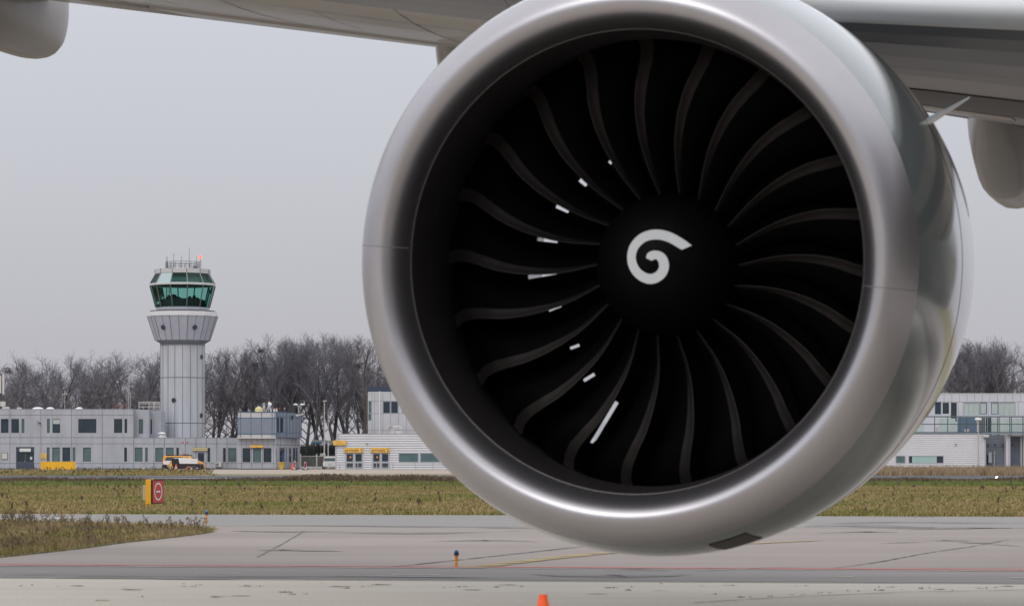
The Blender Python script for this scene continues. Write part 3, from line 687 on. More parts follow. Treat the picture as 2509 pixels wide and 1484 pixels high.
blades('field_edge_grass', P_, .06, .17, .03, 10, .10, M['grass'], .9, label='ragged grass along the far edge of the taxiway', cat='grass')
def BELT(x, y): return np.interp(1254+x*FOC/y, [0, 550, 800, 1000, 1300, 1900, 2100], [.42, .42, .8, 1.05, 1.15, .7, .5])
# reed and weed belt beyond the field
P_ = scatter_frustum(186, 204, 6.0, .21); stalks('weed_belt', P_.tolist(), .18, .50, .013, M['weed'], 'belt of brown dead weeds along the near side of the perimeter road', nb=5, head=True, hf=lambda x, y: BELT(x, y)*(.85+.25*math.sin(x*.35)+.15*math.sin(x*.9+1)))
blades('weed_belt_grass', scatter_frustum(186, 205, 11, .21), -.0+.08, .30, .06, 7, .2, M['weed'], .5, label='brown dead grass at the foot of the weed belt', cat='grass', hfun=lambda c: BELT(c[:,0], c[:,1]))
P_ = scatter_frustum(262, 300, 2.6, .21); P_ = P_[P_[:,0] > (2080-1254)/FOC*P_[:,1]]
blades('dry_reeds', P_, .3, .95, .09, 10, .3, M['reed'], .35, label='pale dry reeds in front of the right hand terminal wing', cat='reeds')
P_ = scatter_frustum(262, 300, 2.2, .21); P_ = P_[(P_[:,0] > (1180-1254)/FOC*P_[:,1]) & (P_[:,0] < (1700-1254)/FOC*P_[:,1])]
blades('dry_reeds', P_, .2, .7, .09, 10, .3, M['reed'], .35, label='pale dry reeds before the arrivals hall railing', cat='reeds')
P_ = scatter_frustum(204, 262, .5, .21); P_ = P_[(P_[:,0] < (600-1254)/FOC*P_[:,1]) & (P_[:,1] > 258)]
P_ = scatter_frustum(262, 345, 3.0, .21); P_ = P_[P_[:,0] < (470-1254)/FOC*P_[:,1] + RNG.normal(0, 1.0, len(P_))]
blades('front_lawn_grass', P_, .10, .30, .12, 7, .3, M['grass'], .9, label='scruffy grass strip in front of the office building', cat='grass')
MB().add([(-160, 262, .006), ((500-1254)/FOC*262, 262, .006), ((455-1254)/FOC*345, 345, .006), (-160, 352, .006)], [(0, 1, 2, 3)]).build('front_lawn', M['soil'], kind='structure', fix=False)
P_ = scatter_frustum(264, 345, .10, .21); P_ = P_[P_[:,0] < (530-1254)/FOC*P_[:,1]]; stalks('lawn_weeds', P_.tolist(), .15, .55, .014, M['weed'], 'dead weeds on the strip in front of the office building', nb=6)
# the near verge
def in_poly(P, poly):
    x, y = P[:,0], P[:,1]; c = np.zeros(len(P), bool); j = len(poly)-1
    for i in range(len(poly)):
        xi, yi = poly[i][0], poly[i][1]; xj, yj = poly[j][0], poly[j][1]
        c ^= ((yi > y) != (yj > y)) & (x < (xj-xi)*(y-yi)/(yj-yi+1e-12)+xi); j = i
    return c
Q = np.stack([RNG.uniform(-22, -6, 42000), RNG.uniform(42, 84, 42000)], 1); Q = Q[in_poly(Q, vp)]; Q = Q[Q[:,0] > -.235*Q[:,1]]
blades('verge_grass', Q, .05, .15, .016, 11, .07, M['verge_grass'], .8, label='rough green and brown grass of the near verge', cat='grass', z0=.03)
Q2 = Q[RNG.random(len(Q)) < .30]; nzv = smooth_noise(Q2[:,0], Q2[:,1], .8, 3); Q2 = Q2[nzv > .35]
blades('verge_dead_grass', Q2, .08, .22, .014, 9, .08, M['weed_tan'], .6, label='taller dead grass clumps of the near verge', cat='grass', z0=.03)
Q3 = Q[RNG.random(len(Q)) < .07]; stalks('verge_weeds', Q3.tolist(), .10, .26, .0045, M['weed_tan'], 'thin dead weed stalks standing in the near verge', z0=.03, nb=7, hf=lambda x, y: 1.15 if y > 62 else .7)
Q4 = Q[(Q[:,1] > 62) & (RNG.random(len(Q)) < .06)]; Q4 = Q4[smooth_noise(Q4[:,0], Q4[:,1], .6, 9) > .15]
stalks('tall_verge_weeds', Q4.tolist(), .22, .40, .0045, M['weed'], 'taller brown weeds with seed heads along the back of the near verge', z0=.03, nb=9)
# weeds in the apron joints
jw = [(60, 1436), (100, 1433), (150, 1437), (310, 1440), (450, 1430), (465, 1437), (495, 1433), (600, 1436), (700, 1451), (720, 1456), (770, 1430), (900, 1437), (1085, 1439), (1120, 1438), (1212, 1438), (1290, 1437), (1500, 1440), (1560, 1438), (2080, 1447), (2300, 1444), (2330, 1446), (1960, 1435), (1830, 1463), (1880, 1461), (1945, 1457), (2010, 1452), (2090, 1448), (2150, 1446), (2210, 1443.5), (2260, 1441.5), (2400, 1441), (2440, 1439), (2180, 1439), (1730, 1435), (1790, 1434), (1750, 1456), (1540, 1446), (1620, 1430), (350, 1462), (240, 1472), (850, 1441), (640, 1436)]
pts = []
for px, py in jw:
    x, y, _ = G(px, py); n_ = random.randint(1, 5)
    for i in range(n_): pts.append((x + random.gauss(0, .05), y + random.gauss(0, .03)))
blades('joint_weeds', pts, -.0+.008, .028, .006, 9, .018, M['grass'], 1.0, label='small green weeds growing in the joints of the concrete apron', cat='weeds', z0=.004)

# ================================================================== BUILDINGS
def z1(x, y): return (x/3.601, 790+y/3.601)
def z3(x, y): return (480.9+x/3.6, 790+y/3.6)
def z4(x, y): return (721.3+x/5.4, 927.4+y/5.4)
def z5(x, y): return (2060.9+x/3.323, 755.7+y/3.323)
def rect(z, x0, x1, y0, y1):
    a = z(x0, y0); b = z(x1, y1); return (a[0], b[0], a[1], b[1])
def facade(parent, name, px0, px1, py0, z0, Y, openings, m, depth=10., thick=.22, z1_=None):
    """wall skin with real openings (rects in px) in the plane Y, returned to a closed body behind"""
    X0, X1 = WX(px0, Y), WX(px1, Y); Z1 = WZ(py0, Y) if z1_ is None else z1_
    ops = [(WX(a, Y), WX(b, Y), max(z0, WZ(d, Y)), WZ(c, Y)) for a, b, c, d in openings]
    xs = sorted({X0, X1, *[o[0] for o in ops], *[o[1] for o in ops]}); zs = sorted({z0, Z1, *[o[2] for o in ops], *[o[3] for o in ops]})
    xs = [x for x in xs if X0-1e-6 <= x <= X1+1e-6]; mb = MB(); V = {}
    def vid(x, z):
        k = (round(x, 4), round(z, 4))
        if k not in V: V[k] = len(mb.v); mb.v.append((x, Y, z))
        return V[k]
    for i in range(len(xs)-1):
        for j in range(len(zs)-1):
            cx, cz = (xs[i]+xs[i+1])/2, (zs[j]+zs[j+1])/2
            if any(o[0] < cx < o[1] and o[2] < cz < o[3] for o in ops): continue
            mb.f.append((vid(xs[i], zs[j]), vid(xs[i+1], zs[j]), vid(xs[i+1], zs[j+1]), vid(xs[i], zs[j+1])))
    for a, b, c, d in ops:
        mb.add([(a, Y, c), (b, Y, c), (b, Y, d), (a, Y, d), (a, Y+thick, c), (b, Y+thick, c), (b, Y+thick, d), (a, Y+thick, d)], [(0, 1, 5, 4), (1, 2, 6, 5), (2, 3, 7, 6), (3, 0, 4, 7)])
    mb.add([(X0, Y, z0), (X0, Y+thick, z0), (X0, Y+thick, Z1), (X0, Y, Z1), (X1, Y, z0), (X1, Y+thick, z0), (X1, Y+thick, Z1), (X1, Y, Z1)], [(0, 1, 2, 3), (4, 5, 6, 7), (3, 2, 6, 7)])
    mb.box(X0, X1, Y+thick, Y+depth, z0, Z1)
    return mb.build(name, m, parent, fix=False)
def window(parent, r, Y, glass, frame='frame_dark', bars=(), fw=.05, inset=.10, z0=None, name='window', blind=None):
    a, b, c, d = r; x0, x1, zt, zb = WX(a, Y), WX(b, Y), WZ(c, Y), WZ(d, Y)
    if z0 is not None: zb = z0
    mb = MB(); y0, y1 = Y+inset-.03, Y+inset+.05
    mb.box(x0, x0+fw, y0, y1, zb, zt).box(x1-fw, x1, y0, y1, zb, zt).box(x0+fw, x1-fw, y0, y1, zt-fw, zt).box(x0+fw, x1-fw, y0, y1, zb, zb+fw)
    for t in bars: 
        xc = x0+(x1-x0)*t; mb.box(xc-fw/2, xc+fw/2, y0+.005, y1-.005, zb+fw, zt-fw)
    f = mb.build(name, M[frame], parent)
    MB().add([(x0+fw*.5, Y+inset+.02, zb+fw*.5), (x1-fw*.5, Y+inset+.02, zb+fw*.5), (x1-fw*.5, Y+inset+.02, zt-fw*.5), (x0+fw*.5, Y+inset+.02, zt-fw*.5)], [(0, 1, 2, 3)]).build('pane', M[glass], f, fix=False)
    if blind:
        zz = zt - (zt-zb)*blind; MB().box(x0+fw, x1-fw, Y+inset-.005, Y+inset+.012, zz, zt-fw).build('blind', M['glass_curtain'], f)
    return f
def joints(parent, Y, vlines, hlines, wv=.05, m='seam'):
    mb = MB()
    for px, a, b in vlines: x = WX(px, Y); mb.box(x-wv/2, x+wv/2, Y-.012, Y+.01, WZ(b, Y), WZ(a, Y))
    for py, a, b in hlines: z = WZ(py, Y); mb.box(WX(a, Y), WX(b, Y), Y-.009, Y+.01, z-.025, z+.025)
    return mb.build('panel_joints', M[m], parent)

# ------------------------------------------------ office block on the left
YO = 400.
office = root('office_building', (WX(300, YO), YO, 0), 'two storey grey panelled office building at far left running behind the yellow van', 'office building')
up = [rect(z1, 8, 76, 848, 972), rect(z1, 99, 168, 848, 972), rect(z1, 190, 215, 848, 972), rect(z1, 415, 440, 848, 972), rect(z1, 462, 531, 848, 972), rect(z1, 690, 850, 848, 972), rect(z1, 1005, 1078, 848, 972), rect(z1, 1098, 1122, 848, 972)]
lo = [rect(z1, 413, 438, 1099, 1223), rect(z1, 460, 528, 1099, 1223), rect(z1, 550, 620, 1099, 1223), rect(z1, 641, 665, 1099, 1223), rect(z1, 732, 802, 1100, 1224), rect(z1, 1095, 1120, 1100, 1225), rect(z1, 1187, 1257, 1100, 1225), rect(z1, 1280, 1303, 1101, 1225),
      rect(z1, 1369, 1440, 1102, 1226), rect(z1, 1462, 1532, 1102, 1226), rect(z1, 1555, 1578, 1102, 1226), rect(z1, 1829, 1854, 1104, 1228), rect(z3, 235, 260, 1104, 1228), rect(z3, 281, 352, 1104, 1228)]
doorA = rect(z1, 142, 302, 1096, 1300); doorB = rect(z1, 1745, 1802, 1147, 1300)
extra_up = [(-22, -3, 1025.5, 1060), (-48, -28, 1025.5, 1060)]
ZL = WZ(1072.3, YO)
facade(office, 'upper_wall', -70, 327.5, 1002.4, ZL, YO, up + extra_up, M['panel'], 9)
facade(office, 'ground_floor_wall', -70, 581, 0, 0, YO, lo + [doorA, doorB], M['panel'], 9.0, z1_=ZL-.003)
facade(office, 'upper_wall', 328, 364.5, 1003, ZL, YO+1.2, [rect(z1, 1225, 1262, 851, 978)], M['panel'], 7)
facade(office, 'upper_wall', 364.7, 394, 1005.5, ZL, YO+3.0, [rect(z1, 1328, 1340, 852, 980)], M['panel'], 5)
gl = ['glass_dark', 'glass_dark', 'glass_teal', 'glass_teal', 'glass_dark', 'glass_dark', 'glass_dark', 'glass_dark']
for r_, g in zip(up, gl): window(office, r_, YO, g, bars=((.45,) if r_[1]-r_[0] > 30 else ()), blind=.36 if r_ is up[4] else None)
for r_ in extra_up: window(office, r_, YO, 'glass_dark')
gl = ['glass_teal', 'glass_teal', 'glass_dark', 'glass_teal', 'glass_teal', 'glass_dark', 'glass_teal', 'glass_teal', 'glass_teal', 'glass_teal', 'glass_dark', 'glass_dark', 'glass_dark', 'glass_teal']
for r_, g in zip(lo, gl): window(office, r_, YO, g)
window(office, rect(z1, 1225, 1262, 851, 978), YO+1.2, 'glass_teal', bars=(.62,)); window(office, rect(z1, 1328, 1340, 852, 980), YO+3, 'glass_dark')
# recessed double door and the police door
def door(parent, r, Y, leaves, handle=True):
    a, b, c, d = r; x0, x1, zt = WX(a, Y), WX(b, Y), WZ(c, Y); n = leaves
    for i in range(n):
        xa, xb = x0+(x1-x0)*i/n+.01, x0+(x1-x0)*(i+1)/n-.01
        dd = MB().box(xa, xb, Y+.14, Y+.19, .02, zt-.35 if n > 1 else zt-.02).build('door', M['door'], parent)
        MB().box(xb-.14, xb-.06, Y+.08, Y+.14, 1.0, 1.12).build('handle', M['galv'], dd)
        MB().box(xa+.12, xb-.12, Y+.125, Y+.14, 1.1, (zt-.6) if n > 1 else zt-.25).build('pane', M['glass_dark'], dd)
    if n > 1: MB().box(x0+.01, x1-.01, Y+.13, Y+.2, zt-.34, zt-.01).build('door_header', M['frame_dark'], parent)
door(office, doorA, YO, 2); door(office, doorB, YO, 1)
MB().box(WX(264/3.601, YO), WX(283/3.601, YO), YO+.10, YO+.122, 1.35, 1.75).build('notice', M['offwhite'], office)
vl = [(x/3.601, 1003, 1146.5) for x in (88, 360, 632, 903, 1178)]
vt = [(x/3.601, 1003, 1024) for x in (180, 270, 452, 543, 720, 812, 1000, 1090)] + [(x/3.601, 1062, 1094) for x in (180, 270, 452, 543, 720, 812, 1000, 1090)] + [(x/3.601, 1073, 1094) for x in (1270, 1362, 1452, 1545, 1640, 1727, 1820, 1913)] + [(x/3.601, 1133, 1146) for x in (40, 320, 720, 812, 1000, 1090, 1270, 1362, 1870)]
joints(office, YO, vl + [(px, 1073, 1147) for px in (377, 402, 454, 480, 505, 531, 556)], [(790+815/3.601, -70, 327), (790+1012/3.601, -70, 327), (790+1067/3.601, -70, 84*1), (790+1067/3.601, 84, 581), (790+1240/3.601, -70, 39), (790+1240/3.601, 84, 484), (790+1240/3.601, 501, 581)])
joints(office, YO, vt, [], .035, 'seam_light')
MB().box(WX(-70, YO), WX(327.8, YO), YO-.03, YO+9.05, WZ(1002.4, YO), WZ(1001.2, YO)).build('roof_edge', M['panel_top'], office)
MB().box(WX(327.6, YO), WX(581, YO), YO-.03, YO+.5, ZL-.002, ZL+.05).build('roof_edge', M['panel_top'], office)
MB().box(WX(-70, YO), WX(39, YO), YO-.03, YO, 0, .12).box(WX(84, YO), WX(484, YO), YO-.03, YO, 0, .12).box(WX(501, YO), WX(581, YO), YO-.03, YO, 0, .12).build('plinth', M['black'], office)
MB().tube((WX(100, YO), YO-.05, 0), (WX(100, YO), YO-.05, WZ(1046, YO)), .03).build('downpipe', M['galv'], office)
def wall_lamp(parent, px, py, Y, flip=1):
    x, _, z = W(px, py, Y); a = MB().box(x-.10, x+.10, Y-.14, Y-.005, z-.10, z+.10).build('wall_lamp', M['steel_dark'], parent)
    MB().box(x-.07, x+.07, Y-.16, Y-.14, z-.07, z+.07).build('lamp_glass', M['sign_pale'], a)
x, _, z = W(96, 1035.5, YO); MB().add([(x-.25, YO-.5, z+.18), (x+.2, YO-.5, z-.05), (x+.25, YO-.1, z-.12), (x-.2, YO-.1, z+.12), (x-.25, YO-.5, z+.25), (x+.2, YO-.5, z+.05), (x+.25, YO-.1, z), (x-.2, YO-.1, z+.2)], [(0,1,2,3),(4,5,6,7),(0,1,5,4),(1,2,6,5),(2,3,7,6),(3,0,4,7)]).tube((x+.1, YO-.3, z), (x+.1, YO, z-.15), .03).build('floodlight', M['steel_dark'], office)
# roof furniture (fixed to the roof)
def dome(parent, px, hw, Y, py, name='skylight', m='white'):
    x, _, z = W(px, py, Y); mb = MB(); mb.lathe((x, Y+2.5, z-.05), [(0, hw), (.12, hw), (.25, hw*.85), (.36, hw*.5), (.40, .02)], 16); mb.build(name, M[m], parent, smooth=True)
for px, hw in ((308/3.601, .85), (418/3.601, .6), (675/3.601, .55)): dome(office, px, hw, YO, 1002)
MB().box(WX(32, YO), WX(42, YO), YO+3, YO+4, WZ(1002.5, YO), WZ(996.5, YO)).build('roof_vent', M['offwhite'], office)
MB().box(WX(-4, YO), WX(12, YO), YO+3, YO+4, WZ(1002.5, YO), WZ(995, YO)).build('roof_vent', M['offwhite'], office)
mb = MB(); Yr = YO+3
for px in np.linspace(275, 317, 9): mb.tube((WX(px, Yr), Yr, WZ(1002, Yr)), (WX(px, Yr), Yr, WZ(990.5, Yr)), .03, n=5)
mb.tube(W(275, 990.5, Yr), W(317, 990.5, Yr), .03, n=5).tube(W(275, 996, Yr), W(317, 996, Yr), .025, n=5).build('red_guard_rail', mat('rust_red', (.22, .07, .06), .7), office)
mb = MB(); Yr = YO+1.6
for px in (340.5, 365, 376, 378): mb.tube((WX(px, Yr), Yr, WZ(1002.5, Yr)), (WX(px, Yr), Yr, WZ(985, Yr)), .045, n=6)
for py in (984.5, 988.5, 996): mb.tube(W(340, py, Yr), W(391, py, Yr), .045, n=6)
for px in (382, 387, 391): mb.tube((WX(px, Yr+2), Yr+2, WZ(1007, Yr)), (WX(px, Yr+2), Yr+2, WZ(983, Yr)), .04, n=6)
mb.build('white_guard_rail', M['offwhite'], office)
mb = MB(); Yr = YO+4
mb.tube(W(315.5, 1002, Yr), W(316, 904, Yr), .05, .03, n=6).tube(W(311, 1002, Yr), W(311, 940, Yr), .03, n=6).tube(W(319.5, 1002, Yr), W(320, 960, Yr), .03, n=6)
for py, l in ((918, 9), (932, 8), (946, 9), (905, 4)): mb.tube(W(316, py, Yr), W(316+l, py-1.5, Yr), .025, n=5); mb.tube(W(316+l, py-4, Yr), W(316+l, py+3, Yr), .025, n=5)
mb.build('antenna_mast', M['offwhite'], office)
mb = MB(); mb.tube(W(158.3, 1002, Yr), W(158.8, 956, Yr), .03, n=6); mb.tube(W(150, 965, Yr), W(167, 965, Yr), .02, n=5).tube(W(152, 970, Yr), W(159, 961, Yr), .02, n=5).tube(W(165, 970, Yr), W(159, 961, Yr), .02, n=5).build('antenna_mast', M['offwhite'], office)
mb = MB(); mb.tube(W(2, 1002, Yr), W(2, 915, Yr), .10, n=8); a_ = mb.build('antenna_mast', M['steel_dark'], office)
MB().box(WX(6.5, Yr), WX(11, Yr), Yr-.3, Yr-.1, WZ(965, Yr), WZ(914, Yr)).box(WX(-1, Yr), WX(3.5, Yr), Yr-.3, Yr-.1, WZ(963, Yr), WZ(920, Yr)).build('panel_antenna', M['offwhite'], a_)
MB().box(WX(2, Yr), WX(13, Yr), Yr-.5, Yr+.3, WZ(995, Yr), WZ(983, Yr)).build('roof_vent', M['offwhite'], office)
c_ = (WX(396.5, YO+2.2), YO+2.2, ZL); hh = WZ(1057.5, YO+2.2)-ZL
MB().lathe(c_, [(0, .78), (hh*.35, .62), (hh*.62, .48)], 20).build('exhaust_cowl', M['galv'], office, smooth=False)
MB().lathe((c_[0], c_[1], c_[2]+hh*.64), [(0, .60), (.12, .58), (.24, .38), (.30, .05)], 20).build('exhaust_cowl', M['white'], office, smooth=True)

# ------------------------------------------------ handling block (chamfered corner, blue framed upper room)
YM = 392.
XA, XB = WX(581, YM), WX(675, YM); XC, YCn = WX(735, 406.), 406.
hand = root('handling_building', (XA+3, YM, 0), 'grey low building with blue framed glass room above and chamfered right end', 'office building')
hw_ = [rect(z3, 407, 477, 1104, 1230), rect(z3, 500, 570, 1104, 1230), rect(z3, 592, 662, 1104, 1230)]
ZL2 = WZ(1072.6, YM)
facade(hand, 'ground_floor_wall', 581, 675, 0, 0, YM, hw_, M['panel'], 12, z1_=ZL2)
for r_, g in zip(hw_, ('glass_dark', 'glass_teal', 'glass_dark')): window(hand, r_, YM, g, fw=.06)
# chamfered side: local frame along the slanted wall
sdv = Vector((XC-XB, YCn-YM, 0)); SLN = sdv.length; sdu = sdv/SLN; sdn = Vector((sdu.y, -sdu.x, 0))   # outward normal (towards +x,-y)
def S(t, out, z): q = Vector((XB, YM, 0)) + sdu*(t*SLN) + sdn*out; return (q.x, q.y, z)
def sbox(mb, t0, t1, o0, o1, z0, z1__):
    return mb.add([S(t0,o0,z0), S(t1,o0,z0), S(t1,o1,z0), S(t0,o1,z0), S(t0,o0,z1__), S(t1,o0,z1__), S(t1,o1,z1__), S(t0,o1,z1__)], [(3,2,1,0),(4,5,6,7),(0,1,5,4),(1,2,6,5),(2,3,7,6),(3,0,4,7)])
mb = MB(); mb.prismz([(XB, YM), (XC, YCn), (XC-6, YCn+2), (XB-2, YM+12)], 0, ZL2); mb.build('side_wall', M['panel'], hand)
tz = lambda x: ((x-700)/215.)  # zoomed x along the side wall to fraction (close enough to linear)
for a, b, g in ((702, 708, 'glass_dark'), (730, 775, 'glass_dark'), (786, 794, 'glass_dark'), (812, 832, 'glass_dark'), (848, 866, 'glass_dark'), (870, 890, 'glass_teal')):
    f = sbox(MB(), tz(a), tz(b), .005, .05, .95 if b-a < 40 else .85, 3.1).build('window', M['frame'], hand)
    sbox(MB(), tz(a)+.008, tz(b)-.008, .052, .06, 1.02, 3.03).build('pane', M[g], f)
sbox(MB(), tz(753), tz(772), .062, .075, .9, 2.3).build('blue_poster', M['blue'], hand)
mb = MB()
for x_ in (720, 742, 782, 805, 840, 868, 897): sbox(mb, tz(x_)-.003, tz(x_)+.003, 0, .014, 3.2, ZL2)
sbox(mb, 0, 1, 0, .012, 3.36, 3.42); mb.build('panel_joints', M['seam'], hand)
joints(hand, YM, [(z3(x_, 0)[0], 1073, 1149) for x_ in (398, 487, 582, 682)] + [(z3(x_, 0)[0], 1073, 1096) for x_ in (440, 535, 630)], [(1088.5, 581, 675), (1134.5, 581, 675)], .045)
sbox(MB(), 0, 1, -.3, .03, ZL2-.001, ZL2+.07).box(XA, XB, YM-.03, YM+.3, ZL2-.001, ZL2+.07).build('roof_edge', M['panel_top'], hand)
sbox(MB(), 0, 1, 0, .03, 0, .12).box(XA, XB, YM-.03, YM, 0, .12).build('plinth', M['black'], hand)
# upper room
YU = YM-.55; zt, zb = WZ(1008, YU), WZ(1073.3, YU); xa, xb = WX(581.5, YU), WX(675.2, YU)
uc = (WX(738.2, 404.), 404.)
body = MB().prismz([(xa, YU), (xb, YU), uc, (uc[0]-4, uc[1]+3), (xa, YU+11)], zb+.12, zt).build('upper_room', M['cladding_warm'], hand)
M['mirror_glass'] = mat('mirror_glazing', (.33, .37, .42), .07, metal=.75, noise=.05, nscale=.5)
M['side_cladding'] = mat('blue_grey_cladding', (.22, .255, .295), .45, noise=.08)
pz = lambda y: WZ(790+y/3.6, YU); pxu = lambda x: WX(480.9+x/3.6, YU)
MB().box(pxu(390), pxu(668), YU-.03, YU-.005, pz(978), pz(840)).build('glazing', M['mirror_glass'], hand)
MB().box(pxu(365), pxu(390), YU-.02, YU-.003, pz(978), pz(840)).box(pxu(668), pxu(690), YU-.02, YU-.003, pz(978), pz(840)).build('side_glazing', M['side_cladding'], hand)
mb = MB()
for x_ in (365, 390, 482, 575, 668, 692): mb.box(pxu(x_)-.03, pxu(x_)+.03, YU-.06, YU-.001, zb+.13, zt)
for y_ in (788, 840, 980): mb.box(xa, xb, YU-.055, YU-.0005, pz(y_)-.05, pz(y_)+.05)
mb.build('blue_frame', M['frame_blue'], hand)
MB().box(xa-.03, xb+.03, YU-.10, YU+.2, zb, zb+.12).build('sill', M['offwhite'], hand)
# its slanted side
sv = Vector((uc[0]-xb, uc[1]-YU, 0)); UL = sv.length; su = sv/UL; sn = Vector((su.y, -su.x, 0))
def ubox(mb, t0, t1, o0, o1, z0, z1__):
    P = lambda t, o, z: tuple(Vector((xb, YU, z)) + su*(t*UL) + sn*o)
    return mb.add([P(t0,o0,z0), P(t1,o0,z0), P(t1,o1,z0), P(t0,o1,z0), P(t0,o0,z1__), P(t1,o0,z1__), P(t1,o1,z1__), P(t0,o1,z1__)], [(3,2,1,0),(4,5,6,7),(0,1,5,4),(1,2,6,5),(2,3,7,6),(3,0,4,7)])
ubox(MB(), 0.002, 1, .003, .03, zb+.13, zt-.01).build('side_cladding', M['side_cladding'], hand)
mb = MB()
H_ = zt-zb
for t in (0.01, .04, .11, .16, .27, .38, .42, .53, .66, .78, .90, .99): ubox(mb, t-.006, t+.006, .03, .06, zb+.13, zt-.01)
for f_ in (.03, .22, .80, .985): ubox(mb, 0, 1, .03, .065, zb+H_*f_-.04+.05, zb+H_*f_+.04+.02)
mb.build('blue_frame', M['frame_blue'], hand)
for t0, t1 in ((.05, .10), (.17, .26)): ubox(MB(), t0, t1, .031, .05, zb+H_*.24, zb+H_*.78).build('window', M['glass_dark'], hand)
# roof kit
Yr = YM+3; zr = zt
def rp(x, y): return W(480.9+x/3.6, 790+y/3.6, Yr)
MB().box(rp(565,0)[0], rp(587,0)[0], Yr, Yr+.6, zr-.1, rp(0,710)[2]).box(rp(508,0)[0], rp(535,0)[0], Yr+1, Yr+1.8, zr-.1, rp(0,728)[2]).build('roof_cabinet', M['door'], hand)
mb = MB()
for x_ in (590, 604): mb.tube((rp(x_,0)[0], Yr, zr-.1), rp(x_, 708), .05, n=5)
for y_ in (708, 730, 755): mb.tube(rp(590, y_), rp(604, y_), .035, n=5)
mb.tube(rp(590, 755), rp(604, 730), .03, n=5).tube(rp(604, 755), rp(590, 730), .03, n=5).build('roof_frame', M['offwhite'], hand)
mb = MB(); ap = rp(640, 722)
for x_ in (610, 630, 652, 668): mb.tube((rp(x_,0)[0], Yr+(.6 if x_ in (630, 652) else 0), zr-.1), ap, .045, n=6)
mb.build('tripod', M['white'], hand)
c = rp(648, 720); mb = MB(); mb.ball((c[0], c[1]-.1, c[2]), .28, .15, .28).build('camera_head', M['white'], hand, smooth=True)
MB().box(rp(635,0)[0], rp(648,0)[0], Yr-.1, Yr+.2, rp(0,708)[2], rp(0,695)[2]).build('sensor', M['sign_pale'], hand)
MB().lathe((rp(552,0)[0], Yr, zr-.1), [(0, .55), (.6, .55), (.9, .1)], 12).build('roof_vent', M['sign_pale'], hand)
MB().box(rp(678,0)[0], rp(700,0)[0], Yr, Yr+.7, zr-.1, rp(0,760)[2]).box(rp(703,0)[0], rp(712,0)[0], Yr, Yr+.7, zr-.1, rp(0,758)[2]).build('roof_box', M['offwhite'], hand)
MB().tube(rp(680, 754), rp(746, 753), .04, n=5).tube((rp(735,0)[0], Yr, zr-.1), rp(735, 753), .03, n=5).build('red_rail', mat('rail_red', (.3, .08, .05), .6), hand)
MB().tube((rp(736,0)[0], Yr, zr-.1), rp(736, 540), .03, .015, n=5).tube((rp(699,0)[0], Yr, zr-.1), rp(699, 540), .025, .012, n=5).build('whip_antenna', M['steel_dark'], hand)
def bracket_lamp(parent, t, out, z):
    p = Vector(S(t, .05, z)); q = Vector(S(t+.05, out, z+.12)); mb = MB(); mb.tube(p, q, .035, n=6); mb.build('lamp_arm', M['steel_dark'], parent)
    d = (q-p).normalized(); r_ = q + Vector((1.1, -.1, .22)); mb = MB(); mb.tube(q, r_, .09, .05, n=8).build('lamp_head', M['offwhite'], parent)
q = Vector((xb, YU, 0)) + su*(.62*UL) + sn*.1
MB().box(q.x-.06, q.x+.1, q.y-.3, q.y, zt-1.0, zt-.4).tube((q.x, q.y-.3, zt-.55), (q.x+.6, q.y-.7, zt-.45), .04, n=6).build('lamp_arm', M['steel_dark'], hand)
MB().tube((q.x+.55, q.y-.7, zt-.47), (q.x+1.75, q.y-1.0, zt-.22), .11, .06, n=8).build('lamp_head', M['offwhite'], hand)
q = Vector(S(.35, .1, ZL2-1.35)); MB().tube(q, (q.x+.7, q.y-.6, q.z+.1), .035, n=6).tube((q.x+.6, q.y-.6, q.z+.1), (q.x+1.7, q.y-.9, q.z+.22), .07, .04, n=8).build('lamp_head', M['galv'], hand)

# ------------------------------------------------ control tower
YT = 412.; XT = WX(447.3, YT)
tower = root('control_tower', (XT, YT, 0), 'tall pale grey control tower with green glazed cab and red beacon', 'control tower')
kT = YT/FOC
def TZ(py): return WZ(py, YT)
def tw(px): return px*kT          # half widths in picture units -> metres
PH12 = R(-90)+R(15)
mb = MB(); rS = tw(54.8); ph18 = R(-90)+R(6.6)
mb.lathe((XT, YT, 0), [(0, rS), (TZ(846.7), rS)], 18, ph=ph18); shaft = mb.build('shaft', M['tower'], tower)
mb = MB()
for k in range(18):
    a = ph18 + 2*math.pi*k/18; x, y = XT+(rS+.005)*math.cos(a), YT+(rS+.005)*math.sin(a); mb.tube((x, y, 0), (x, y, TZ(847)), .035, n=5)
for py in (925.5, 1036.4): mb.lathe((XT, YT, TZ(py)), [(-.045, rS+.0), (-.045, rS+.02), (.045, rS+.02), (.045, rS)], 18, ph=ph18, close=False)
mb.build('panel_joints', M['seam'], shaft)
mb = MB(); mb.lathe((XT, YT, 0), [(TZ(846.7), rS+.03), (TZ(841.5), rS+.03)], 18, ph=ph18, close=False).build('neck_band', mat('neck_band_dark', (.16, .17, .2), .6), tower)  # plain dark grey band around the top of the shaft
rB = tw(67.8); rT_ = tw(87)
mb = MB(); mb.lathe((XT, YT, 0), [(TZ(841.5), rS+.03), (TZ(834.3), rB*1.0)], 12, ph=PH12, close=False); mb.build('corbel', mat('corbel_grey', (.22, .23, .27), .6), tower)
mb = MB(); mb.lathe((XT, YT, 0), [(TZ(834.3), rB), (TZ(775.8), rT_)], 12, ph=PH12, close=False); skirt = mb.build('gallery_skirt', M['tower_skirt'], tower)
mb = MB()
for k in range(24):
    a = PH12 + math.pi*k/12; f = 1 if k % 2 == 0 else math.cos(math.pi/12)
    mb.tube((XT+rB*f*math.cos(a), YT+rB*f*math.sin(a), TZ(834.3)), (XT+rT_*f*math.cos(a), YT+rT_*f*math.sin(a), TZ(775.8)), .035 if k % 2 else .045, n=5)
